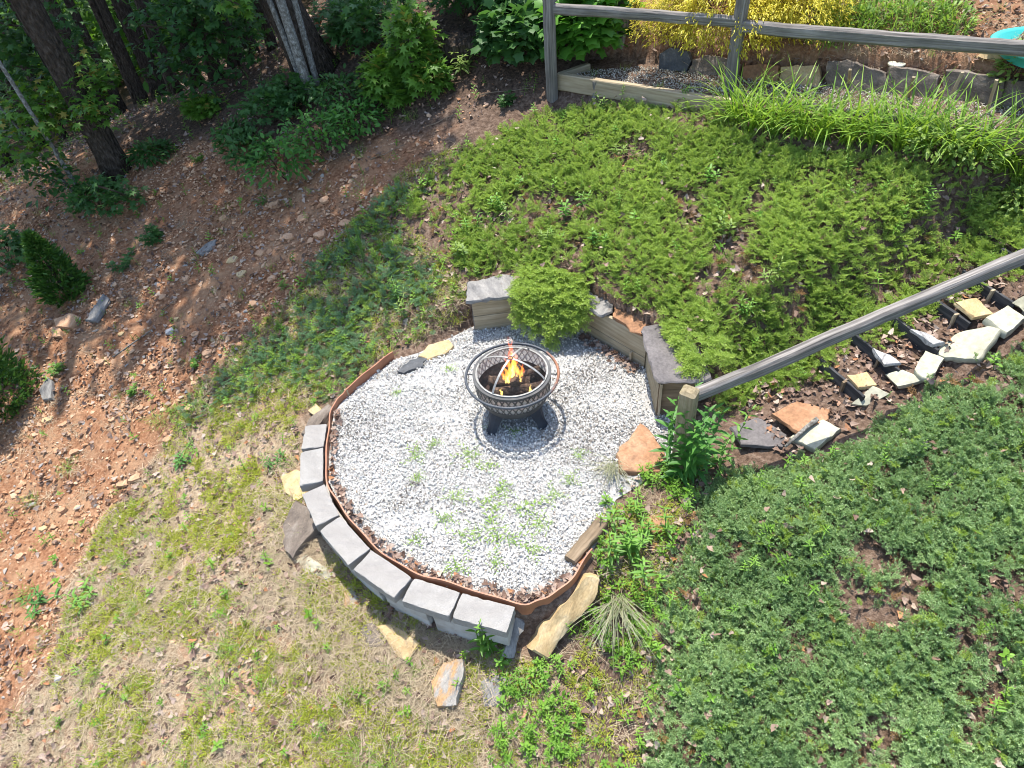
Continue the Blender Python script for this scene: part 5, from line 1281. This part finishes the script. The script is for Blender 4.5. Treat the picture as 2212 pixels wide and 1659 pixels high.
# daylilies along the upper path
ORD = 'first second third fourth fifth sixth seventh eighth ninth tenth eleventh twelfth thirteenth fourteenth'.split()
LIL = [(1585, 262), (1625, 278), (1672, 285), (1722, 290), (1775, 298), (1830, 305), (1885, 312), (1940, 318), (1995, 325), (2050, 330), (2105, 340), (2160, 365), (2200, 385), (2235, 400)]
for i, (a, b) in enumerate(LIL):
    rr = np.random.default_rng(500 + i); n_ = 60; az = rr.uniform(0, 6.3, n_); el = rr.uniform(.85, 1.45, n_); c = Cloud()
    c.blades(np.c_[rr.normal(0, .05, (n_, 2)), np.full(n_, -.02)], np.c_[np.cos(az) * np.cos(el), np.sin(az) * np.cos(el), np.sin(el)], rr.uniform(.45, .95, n_), .024, rr.uniform(.5, 1.9, n_), rr.uniform(0, 1, n_), 7)
    e = thing_plant('daylily', hit(a, b), 'arching green daylily clump, %s in the row counting from the second fence post' % ORD[i], 'daylily', [('leaf_clump', c.mesh('leaf_clump', 'lily'))], 'daylilies along the upper path')
# drooping sedge tufts
for i, (a, b, L_, lab, n_) in enumerate(((1335, 1300, .62, 'grey green sedge drooping down the bank past the yellow sandstone', 95), (1320, 1010, .30, 'dry grey sedge tuft between the gravel and the rusty flagstone', 80))):
    rr = np.random.default_rng(520 + i); az = rr.normal(-1.75, .55 if i == 0 else 1.0, n_); el = rr.uniform(.05, .9, n_)
    c = Cloud().blades(np.c_[rr.normal(0, .04, (n_, 2)), np.full(n_, .02)], np.c_[np.cos(az) * np.cos(el), np.sin(az) * np.cos(el), np.sin(el)], L_ * rr.uniform(.5, 1.1, n_), .0055, rr.uniform(.4, 1.3, n_), rr.uniform(0, 1, n_), 5)
    thing_plant('sedge_tuft', hit(a, b, .05), lab, 'sedge', [('leaf_clump', c.mesh('leaf_clump', 'sedge'))])
# crabgrass in the gravel
CRAB = [(905, 990, .8), (940, 960, .5), (1020, 985, .9), (1045, 1010, .7), (900, 1040, .5), (985, 1075, .7), (1070, 1085, 1.0), (1090, 1060, .6), (1130, 1100, 1.0), (1060, 1140, 1.1), (1010, 1160, .9), (1100, 1165, .9), (960, 1125, .7), (1170, 1140, .8), (1195, 1075, .7), (980, 1230, .7), (1070, 1215, .6), (1150, 1190, .7), (900, 1170, .5), (1230, 1040, .6), (1250, 985, .5), (1110, 935, .55), (1062, 925, .4), (860, 850, .4), (970, 800, .5)]
for i, (a, b, sc_) in enumerate(CRAB):
    rr = np.random.default_rng(540 + i); n_ = 26; az = rr.uniform(0, 6.3, n_); el = rr.uniform(.05, .75, n_)
    c = Cloud().blades(np.c_[rr.normal(0, .055 * sc_, (n_, 2)), rr.uniform(0, .02, n_)], np.c_[np.cos(az) * np.cos(el), np.sin(az) * np.cos(el), np.sin(el)], .095 * sc_ * rr.uniform(.5, 1.2, n_), .008, rr.uniform(.2, 1.0, n_), rr.uniform(0, 1, n_), 3)
    for k_ in range(3):
        a0 = rr.uniform(0, 6.3); m = 6; u = np.linspace(.15, 1, m) * .20 * sc_; c.add('lance', np.c_[np.cos(a0) * u, np.sin(a0) * u, np.full(m, .02)], np.c_[np.cos(a0 + np.tile([.8, -.8], 3)), np.sin(a0 + np.tile([.8, -.8], 3)), np.full(m, .3)], .05 * sc_, .5)
    q_ = hit(a, b); thing_plant('crabgrass', (q_.x, q_.y, .008), 'sprawling crabgrass tuft rooted in the white gravel', 'grass tuft', [('leaf_clump', c.mesh('leaf_clump', 'blade'))], 'crabgrass in the gravel')
for i, (a, b, sc_) in enumerate(((350, 910, 1.2), (215, 1450, 1.0), (470, 1480, 1.3), (500, 1400, 1.3), (840, 1640, 1.5), (770, 1620, 1.2), (60, 1290, 1.0), (150, 1010, .9), (300, 1310, .9), (70, 1080, .8), (780, 330, .8), (885, 255, 1.0), (1280, 1600, 1.0))):
    rr = np.random.default_rng(580 + i); n_ = 60; az = rr.uniform(0, 6.3, n_); el = rr.uniform(.3, 1.4, n_)
    c = Cloud().blades(np.c_[rr.normal(0, .05 * sc_, (n_, 2)), np.full(n_, -.01)], np.c_[np.cos(az) * np.cos(el), np.sin(az) * np.cos(el), np.sin(el)], .22 * sc_ * rr.uniform(.5, 1.1, n_), .005, rr.uniform(.4, 1.4, n_), rr.uniform(0, 1, n_), 4)
    thing_plant('grass_tuft', hit(a, b), 'tuft of long green grass standing out of straw and clay', 'grass tuft', [('leaf_clump', c.mesh('leaf_clump', 'blade'))], 'long grass tufts on the open slope')

# shrubs ----------------------------------------------------------------------
def shrub_parts(seed, w, h, n, leaf, shape, mat, stems=9, smat='stem_brown', flatness=.35, core=.25):
    rr = np.random.default_rng(seed); c, st = Cloud(), Cloud(); tips = []
    for i in range(stems):
        d = sphere_dirs(rr, 1, .1)[0]; tp = np.array([d[0] * w * .8, d[1] * w * .8, h * (.45 + .5 * d[2]) * rr.uniform(.8, 1.05)]); st.sticks([(0, 0, -.06), tuple(tp * .5 + rr.normal(0, .03, 3))], [tuple(tp * .5), tuple(tp)], .008, .003); tips.append(tp)
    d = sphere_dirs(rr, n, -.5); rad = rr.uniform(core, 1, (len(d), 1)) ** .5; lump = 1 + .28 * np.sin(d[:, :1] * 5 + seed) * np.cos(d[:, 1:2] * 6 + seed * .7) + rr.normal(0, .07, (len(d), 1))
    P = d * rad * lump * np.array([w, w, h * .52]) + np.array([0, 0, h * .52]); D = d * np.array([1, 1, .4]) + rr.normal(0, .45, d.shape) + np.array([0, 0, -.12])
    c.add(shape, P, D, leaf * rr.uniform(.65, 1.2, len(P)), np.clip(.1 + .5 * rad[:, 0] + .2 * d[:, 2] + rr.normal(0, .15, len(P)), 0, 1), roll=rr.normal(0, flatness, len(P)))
    return [('foliage', c.mesh('foliage', mat)), ('stem', st.mesh('stem', smat))]
SHR = [(620, 385, .50, .55, 'weed_dark', 'oval', 'broad-leaved dark shrub lowest on the shaded clay bank'), (700, 330, .55, .55, 'weed_dark', 'oval', 'broad-leaved green shrub between the slim tree and the clay'), (545, 350, .40, .40, 'maple_dark', 'oval', 'dark shaded shrub at the clay edge'), (590, 265, .45, .45, 'maple_dark', 'maple', 'dark lobed-leaf shrub below the thick forked trunk'),
       (770, 285, .42, .40, 'weed_dark', 'oval', 'green shrub at the foot of the maple saplings'), (510, 310, .30, .25, 'maple_dark', 'oval', 'low dark shrub in the woodland shade'), (640, 225, .40, .40, 'maple_dark', 'maple', 'dark shrub in front of the slim pale tree'), (735, 225, .4, .38, 'maple_dark', 'oval', 'dark shrub right behind the slim pale tree roots'),
       (220, 450, .35, .40, 'maple_dark', 'maple', 'dark maple shrub at the foot of the leaning trunk'), (25, 580, .45, .6, 'maple_dark', 'maple', 'dark maple shrub behind the near conical shrub'), (440, 250, .25, .25, 'maple', 'maple', 'sunlit small maple shrub on the woodland edge'), (330, 345, .3, .25, 'maple_dark', 'oval', 'low shrub beside the leaning trunk')]
for i, (a, b, w, h_, mt, sh, lab) in enumerate(SHR):
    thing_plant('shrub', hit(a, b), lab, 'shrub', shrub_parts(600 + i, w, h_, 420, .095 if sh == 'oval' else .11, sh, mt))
MAP = [(905, 190, .30, 1.05, 500, 'maple', 'tallest bright maple sapling, red-tinged, in front of the fallen log'), (840, 215, .30, .62, 420, 'maple', 'bright maple sapling with orange tips beside the tallest one'), (930, 205, .26, .42, 260, 'maple', 'low bright maple sapling under the tallest one'), (862, 222, .22, .25, 160, 'maple', 'lowest light green maple seedling on bare clay'),
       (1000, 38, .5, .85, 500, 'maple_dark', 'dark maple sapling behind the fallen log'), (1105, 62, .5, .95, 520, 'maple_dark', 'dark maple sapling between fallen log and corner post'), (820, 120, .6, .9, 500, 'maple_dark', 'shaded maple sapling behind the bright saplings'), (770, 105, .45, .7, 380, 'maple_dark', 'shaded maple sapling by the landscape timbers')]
for i, (a, b, w, h_, n_, mt, lab) in enumerate(MAP):
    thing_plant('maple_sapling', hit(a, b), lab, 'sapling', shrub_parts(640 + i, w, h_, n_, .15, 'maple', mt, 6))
thing_plant('rhododendron', hit(1010, 145), 'small whorled-leaf shrub with bronze leaves before the fallen log', 'shrub', stems_and_leaves(70, 5, .26, 3, .15, 'lance', 'bramble', 5, .12, .3, .1))
thing_plant('large_leaved_shrub', hit(1262, 135), 'lush large-lobed-leaf shrub filling the corner of the fence', 'shrub', shrub_parts(660, .45, .95, 620, .19, 'tulip', 'bigleaf', 10))
thing_plant('large_leaved_shrub', hit(1122, 135), 'darker large-leaved shrub spreading outside the corner fence post', 'shrub', shrub_parts(661, .5, .7, 600, .17, 'tulip', 'maple_dark', 10))
thing_plant('large_leaved_shrub', hit(1060, 20), 'shaded maple-leaved shrub up the bank behind the fence', 'shrub', shrub_parts(662, .9, 1.4, 900, .16, 'maple', 'maple_dark', 10))
# golden thread cypress
def golden(seed, w, h, n):
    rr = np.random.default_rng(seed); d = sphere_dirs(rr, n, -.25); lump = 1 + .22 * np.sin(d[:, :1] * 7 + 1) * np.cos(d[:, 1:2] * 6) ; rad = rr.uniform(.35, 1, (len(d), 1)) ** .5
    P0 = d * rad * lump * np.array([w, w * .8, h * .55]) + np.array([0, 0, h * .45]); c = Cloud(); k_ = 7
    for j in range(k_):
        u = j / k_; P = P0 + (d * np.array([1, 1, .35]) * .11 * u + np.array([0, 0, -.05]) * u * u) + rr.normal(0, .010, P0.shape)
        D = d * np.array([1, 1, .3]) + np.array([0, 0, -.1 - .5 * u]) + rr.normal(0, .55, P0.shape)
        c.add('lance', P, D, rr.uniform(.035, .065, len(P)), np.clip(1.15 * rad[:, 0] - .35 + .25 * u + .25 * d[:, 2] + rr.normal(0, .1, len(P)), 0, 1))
    return c.mesh('foliage', 'gold')
ge = hit(1555, 118); ge2 = hit(1690, 110)
thing_plant('golden_cypress', (ge.x + .05, ge.y + .12, gz(ge.x + .05, ge.y + .12) - .25), 'large golden yellow thread cypress behind the fence', 'shrub', [('foliage', golden(670, 1.0, 1.15, 2900))])
thing_plant('golden_cypress', (ge2.x + .08, ge2.y + .12, gz(ge2.x + .08, ge2.y + .12) - .1), 'smaller golden cypress joining the large one behind the second post', 'shrub', [('foliage', golden(671, .62, .85, 1100))])
# conical shrubs on the slope
def cone_shrub(seed, w, h, n):
    rr = np.random.default_rng(seed); u = rr.uniform(0, 1, n) ** 1.35; a = rr.uniform(0, 6.283, n); stray = rr.uniform(0, 1, n) < .05; prof_ = np.where(u < .18, .75 + .25 * (u / .18), (1 - u) ** .75 / .82 ** .75); rad = w * prof_ * (1 + .13 * np.sin(a * 3 + u * 9) + .10 * np.sin(a * 7 - u * 14)) * np.where(stray, rr.uniform(1.0, 1.22, n), rr.uniform(.68, 1.06, n))
    P = np.c_[rad * np.cos(a), rad * np.sin(a), .04 + u * h]; D = np.c_[np.cos(a), np.sin(a), rr.uniform(.3, 1.3, n)] + rr.normal(0, .45, (n, 3)); c = Cloud()
    c.add('scale', P, D, rr.uniform(.05, .10, n), np.clip(rr.normal(.45, .25, n), 0, 1), roll=rr.uniform(0, 6.3, n))
    return [('foliage', c.mesh('foliage', 'cypress')), ('trunk', mesh('trunk', *tube_arrays([(0, 0, -.1), (0, 0, h * .9)], [.03, .008], 8), 'bark'))]
thing_plant('conical_shrub', hit(148, 640), 'conical dense green evergreen shrub standing on the clay slope', 'shrub', cone_shrub(680, .30, 1.0, 3600))
thing_plant('conical_shrub', hit(-5, 880), 'broader conical evergreen shrub beside the dark grey slate', 'shrub', cone_shrub(681, .58, 1.5, 6000))
# brambles and rank growth by the path
for i, (a, b, w, h_, lab) in enumerate(((2010, 355, .26, .40, 'yellow green bramble among the daylilies'), (2080, 375, .26, .36, 'bramble tangle below the daylily row'), (2190, 470, .25, .35, 'bramble at the end of the daylily row'), (2170, 215, .2, .55, 'tall bramble in front of the grey upright slabs'))):
    thing_plant('bramble', hit(a, b), lab, 'bramble', shrub_parts(690 + i, w, h_, 260, .075, 'oval', 'bramble', 8))
for i, (a, b) in enumerate(((1800, 60), (1850, 75), (1900, 60), (1950, 70), (2000, 62), (2050, 70), (1880, 30), (1970, 30), (2040, 30), (1830, 25), (1790, 90))):
    rr = np.random.default_rng(700 + i); n_ = 60; az = rr.uniform(0, 6.3, n_); el = rr.uniform(.6, 1.45, n_); c = Cloud().blades(np.c_[rr.normal(0, .10, (n_, 2)), np.full(n_, -.02)], np.c_[np.cos(az) * np.cos(el), np.sin(az) * np.cos(el), np.sin(el)], .5 * rr.uniform(.5, 1.1, n_), .012, rr.uniform(.5, 1.7, n_), rr.uniform(0, 1, n_), 5)
    m_ = 70; d = sphere_dirs(rr, m_, 0); c.add('oval', d * np.array([.2, .2, .26]), d + rr.normal(0, .4, d.shape), .07, rr.uniform(0, 1, len(d)))
    thing_plant('rank_grass', hit(a, b), 'rank green grass and weeds on the bank behind the fence rail', 'grass clump', [('leaf_clump', c.mesh('leaf_clump', 'blade'))], 'rank growth on the upper bank')
# sticks ----------------------------------------------------------------------
for i, (a, b, lab) in enumerate((((243, 770), (330, 715), 'grey crooked stick lying across the orange chips'), ((345, 675), (386, 645), 'bleached straight twig above the crooked stick'), ((660, 395), (735, 330), 'thin twig on the clay below the shrubs'), ((920, 275), (985, 245), 'bleached stick on the leaf litter below the maples'), ((800, 345), (870, 315), 'thin grey stick across the litter near the juniper corner'), ((1040, 205), (1160, 190), 'long straw-coloured stem lying below the corner fence post'), ((85, 1400), (140, 1385), 'short twig on the clay by the dry grass'))):
    A, B = hit(*a, .02), hit(*b, .02); rr = random.Random(i); pts = [A.lerp(B, u) + Vector((rr.gauss(0, .012), rr.gauss(0, .012), abs(rr.gauss(0, .008)))) for u in (0, .2, .4, .6, .8, 1)]
    tag(tube('stick', pts, [.009, .008, .008, .007, .006, .004] if i == 0 else [.006, .005, .005, .004, .004, .003], 'twig' if i else 'bark_pale', None, 6), lab, 'stick')

# ------------------------------------------------------------------ woodland
def crown_mesh(seed, R, n, leaf, mat='canopy'):
    rr = np.random.default_rng(seed); cl = sphere_dirs(rr, 26, -.5) * rr.uniform(.35, 1, (26, 1)) * np.array([R, R, R * .6]); k_ = rr.integers(0, 26, n); d = sphere_dirs(rr, n, -1); n = len(d)
    P = cl[k_[:n]] + d * rr.uniform(.1, 1, (n, 1)) ** .5 * R * .30; D = rr.normal(0, 1, (n, 3)) * np.array([1, 1, .35])
    return Cloud().add('oval', P, D, leaf * rr.uniform(.7, 1.3, n), rr.uniform(0, 1, n), roll=rr.normal(0, .5, n)).mesh('crown', mat)
CROWNS = [crown_mesh(800 + i, 1.0, 1250, .085) for i in range(3)]
def trunk_mesh(seed, h, r0, r1, mat, lean=(0, 0), flare=1.5, crook=.02, forks=4):
    rr = np.random.default_rng(seed); n = 16; pts, rad = [], []
    for i in range(n + 1):
        u = i / n; pts.append((lean[0] * h * u + crook * h * math.sin(u * 5 + seed) * u * .4, lean[1] * h * u + crook * h * math.cos(u * 4 + seed) * u * .4, -.35 + (h + .35) * u)); rad.append((r0 + (r1 - r0) * u) * (1 + (flare - 1) * math.exp(-u * h * 3.2)))
    v, f = tube_arrays(pts, rad, 16); v = [Vector(q) for q in v]
    for i in range(n + 1):
        for j in range(16):
            q = v[i * 16 + j]; c_ = Vector(pts[i]); v[i * 16 + j] = c_ + (q - c_) * (1 + .07 * math.sin(j * 2.1 + i * .3) + rr.normal(0, .03))
    for b in range(forks):
        u = rr.uniform(.5, .95); i = int(u * n); a = rr.uniform(0, 6.3); L = h * .22; p0 = Vector(pts[i]); p1 = p0 + Vector((math.cos(a) * L * .7, math.sin(a) * L * .7, L * .6)); v2, f2 = tube_arrays([p0, p0.lerp(p1, .5) + Vector((0, 0, .1)), p1], [rad[i] * .5, rad[i] * .3, .01], 6); o_ = len(v); v += v2; f += [tuple(x + o_ for x in q) for q in f2]
    return mesh('trunk', v, f, mat, True)
def tree(px, py, h, r0, label, seed, crown=None, mat='bark', lean=(0, 0), group=None, loc=None):
    """crown = list of (dx, dy, z, radius)"""
    p = Vector(loc) if loc else hit(px, py); e = empty('tree', p, label, 'tree', group); link('trunk', trunk_mesh(seed, h, r0, r0 * .45, mat, lean), e)
    for i, (dx, dy, z, R) in enumerate(crown or []):
        o = link('crown', CROWNS[(seed + i) % 3], e); o.location = (dx, dy, z); o.scale = (R, R, R); o.rotation_euler[2] = seed * 1.3 + i * 2.1
    return e
tree(258, 372, 11, .20, 'leaning dark trunk of a big oak at the edge of the woods', 1, [(-1.2, 2.6, 8.6, 2.6), (-2.4, 1.6, 9.6, 2.2)], lean=(-.05, .01))
tree(692, 150, 12, .29, 'thickest plated-bark trunk behind the slim pale trees', 2, [(-1.2, 1.2, 9.0, 2.6), (-.4, 2.4, 10.5, 2.6)], lean=(-.27, .05))
tree(676, 212, 9, .07, 'slim pale lichen-covered trunk in front of the thick one', 3, [(-1.1, .7, 8.2, 1.4)], 'bark_pale', lean=(-.05, .03))
tree(662, 188, 8, .04, 'thinner pale stem leaning away from the slim pale trunk', 4, [(-1.4, .8, 7.6, 1.1)], 'bark_pale', lean=(-.12, .03))
tree(689, 192, 8, .045, 'second pale stem close behind the slim pale trunk', 5, None, 'bark_pale', lean=(-.02, .05))
tree(192, 440, 5.5, .035, 'thin young stem standing before the leaning oak', 6, None, 'bark_pale', lean=(-.10, .05))
tree(186, 436, 2.2, .022, 'bare dead stem leaning beside the thin young stem', 7, None, 'bark_pale', lean=(-.35, .12))
tree(236, 345, 8, .12, 'dark second trunk close behind the leaning oak', 8, [(-1.6, 2.0, 7.4, 2.0)], lean=(-.10, .06))
tree(745, 62, 9, .12, 'grey rough trunk rising behind the landscape timbers', 9, [(-1.0, 1.5, 8.5, 2.0)], 'bark_pale', lean=(-.06, .02))
FAR = [(347, 203, .17), (300, 222, .10), (230, 263, .14), (268, 243, .09), (313, 222, .10), (380, 203, .12), (430, 190, .10), (470, 172, .12), (512, 140, .14), (548, 118, .11), (20, 360, .13), (90, 320, .12), (140, 300, .10), (60, 300, .09), (410, 165, .08), (330, 190, .07), (190, 270, .08), (500, 120, .09), (590, 105, .08)]
for i, (a, b, r0) in enumerate(FAR):
    tree(a, b, 9 + (i % 4), r0, 'dark slender trunk standing in the shaded woods', 20 + i, [((i % 3 - 1) * .8, .5, 6.6 + (i % 4) * .7, 1.9 + .3 * (i % 3))] if i % 2 else None, lean=(-.03 + .02 * (i % 3), .02), group='slender trunks in the woods')
rr = np.random.default_rng(99)
for i in range(12):
    x, y = -22 + 18 * (i + .5) / 12 + rr.uniform(-.6, .6), rr.uniform(15, 26); tree(0, 0, 12, rr.uniform(.1, .2), 'dark slender trunk standing in the shaded woods', 50 + i, [(0, 0, 8.5, 2.4)], group='slender trunks in the woods', loc=(x, y, gz(x, y)))
# trees whose crowns hang in from the sides of the view
for i, (x, y, h, cr, lab) in enumerate(((-8.5, 3.8, 11, [(-.6, 1.6, 8.6, 2.3)], 'tall oak standing downhill of the conical shrubs'),)):
    tree(0, 0, h, .2, lab, 70 + i, cr, loc=(x, y, gz(x, y)))
# low branches: leaf sprays reaching into view
def spray_parts(seed, c3, size, n, leaf, shape, mat):
    rr = np.random.default_rng(seed); d = sphere_dirs(rr, n); layer = np.round(rr.uniform(-2, 2, len(d))) * .22
    P = d * rr.uniform(.2, 1, (len(d), 1)) ** .5 * np.array(size); P[:, 2] = layer * size[2] * 2.2 + rr.normal(0, .05, len(d)) - .18 * (P[:, 0] ** 2 + P[:, 1] ** 2)
    D = np.c_[rr.normal(0, 1, (len(d), 2)), rr.normal(-.35, .2, len(d))]; return Cloud().add(shape, P, D, leaf * rr.uniform(.65, 1.2, len(d)), rr.uniform(0, 1, len(d)), roll=rr.normal(0, .3, len(d))).mesh('foliage', mat)
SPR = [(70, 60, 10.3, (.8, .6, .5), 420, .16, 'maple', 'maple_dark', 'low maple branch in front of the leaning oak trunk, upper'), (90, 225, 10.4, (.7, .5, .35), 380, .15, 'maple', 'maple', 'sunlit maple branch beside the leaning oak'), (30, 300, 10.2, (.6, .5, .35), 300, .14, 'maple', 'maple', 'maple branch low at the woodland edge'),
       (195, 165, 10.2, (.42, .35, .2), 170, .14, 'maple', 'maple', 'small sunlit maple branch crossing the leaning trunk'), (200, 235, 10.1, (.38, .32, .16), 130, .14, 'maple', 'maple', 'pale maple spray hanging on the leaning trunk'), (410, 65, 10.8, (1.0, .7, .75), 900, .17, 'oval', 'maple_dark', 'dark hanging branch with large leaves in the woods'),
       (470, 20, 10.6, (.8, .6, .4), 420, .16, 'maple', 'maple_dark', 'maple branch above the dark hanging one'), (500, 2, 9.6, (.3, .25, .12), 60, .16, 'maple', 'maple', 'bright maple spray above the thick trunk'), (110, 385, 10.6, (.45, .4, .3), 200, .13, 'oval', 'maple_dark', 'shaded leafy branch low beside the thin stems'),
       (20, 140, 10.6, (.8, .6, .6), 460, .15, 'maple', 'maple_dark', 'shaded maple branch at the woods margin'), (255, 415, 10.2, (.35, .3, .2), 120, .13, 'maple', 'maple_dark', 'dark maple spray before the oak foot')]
for i, (a, b, t_, sz, n_, lf, sh, mt, lab) in enumerate(SPR):
    p = at_depth(a, b, t_); e = empty('low_branch', p, lab, 'branch'); link('foliage', spray_parts(900 + i, p, sz, n_, lf, sh, mt), e)
    rr_ = random.Random(i); v, f = tube_arrays([(-.9 * sz[0], .5 * sz[1], .05), (0, 0, 0), (.8 * sz[0], -.3 * sz[1], -.12)], [.018, .012, .004], 6); link('twig', mesh('twig', v, f, 'stem_brown', True), e)
# understory filling the depth of the woods
us = [Cloud().add('oval' if i % 2 else 'maple', (d := sphere_dirs(np.random.default_rng(950 + i), 90)) * np.array([.55, .55, .3]) * np.random.default_rng(i).uniform(.2, 1, (len(d), 1)), d + np.random.default_rng(i + 5).normal(0, .6, d.shape) * np.array([1, 1, .4]), .16 * np.random.default_rng(i).uniform(.7, 1.2, len(d)), np.random.default_rng(i).uniform(0, 1, len(d))).mesh('understory', 'under') for i in range(4)]
n = 3000; rr = np.random.default_rng(77); x = rr.uniform(-34, -1.5, n); y = rr.uniform(12, 46, n)
ok = (y > 8.2 + .3 * (x + 8) * (x > -8)) & ~((x > -3.2) & (y < 9.5)); x, y = x[ok], y[ok]; n = len(x)
hh = rr.uniform(0, 1, n) ** 1.2 * 4.5 + .2; keep = fbm(x, y, 3.0, 7) + hh * .02 > .40; x, y, hh = x[keep], y[keep], hh[keep]; n = len(x)
z = height(x, y, False) + hh
o = scatter('woodland_understory', np.c_[x, y, z], np.c_[rr.normal(0, .3, (n, 2)), rr.uniform(-3, 3, n)], rr.uniform(.8, 1.9, n), rr.integers(0, 4, n), rr.uniform(0, 1, n), us); tag(o, 'dense understory foliage filling the shaded woods', 'undergrowth')
# low green growth on the woodland floor
fq = sample(WOODS, 6, r); n = len(fq)
o = scatter('woodland_seedlings', np.c_[fq, basez(fq, .01)], np.c_[r.normal(0, .2, (n, 2)), r.uniform(-3, 3, n)], r.uniform(.7, 1.6, n), r.integers(0, 5, n), r.uniform(0, .6, n), weeds); tag(o, 'scattered green seedlings on the shaded woodland floor', 'seedlings')
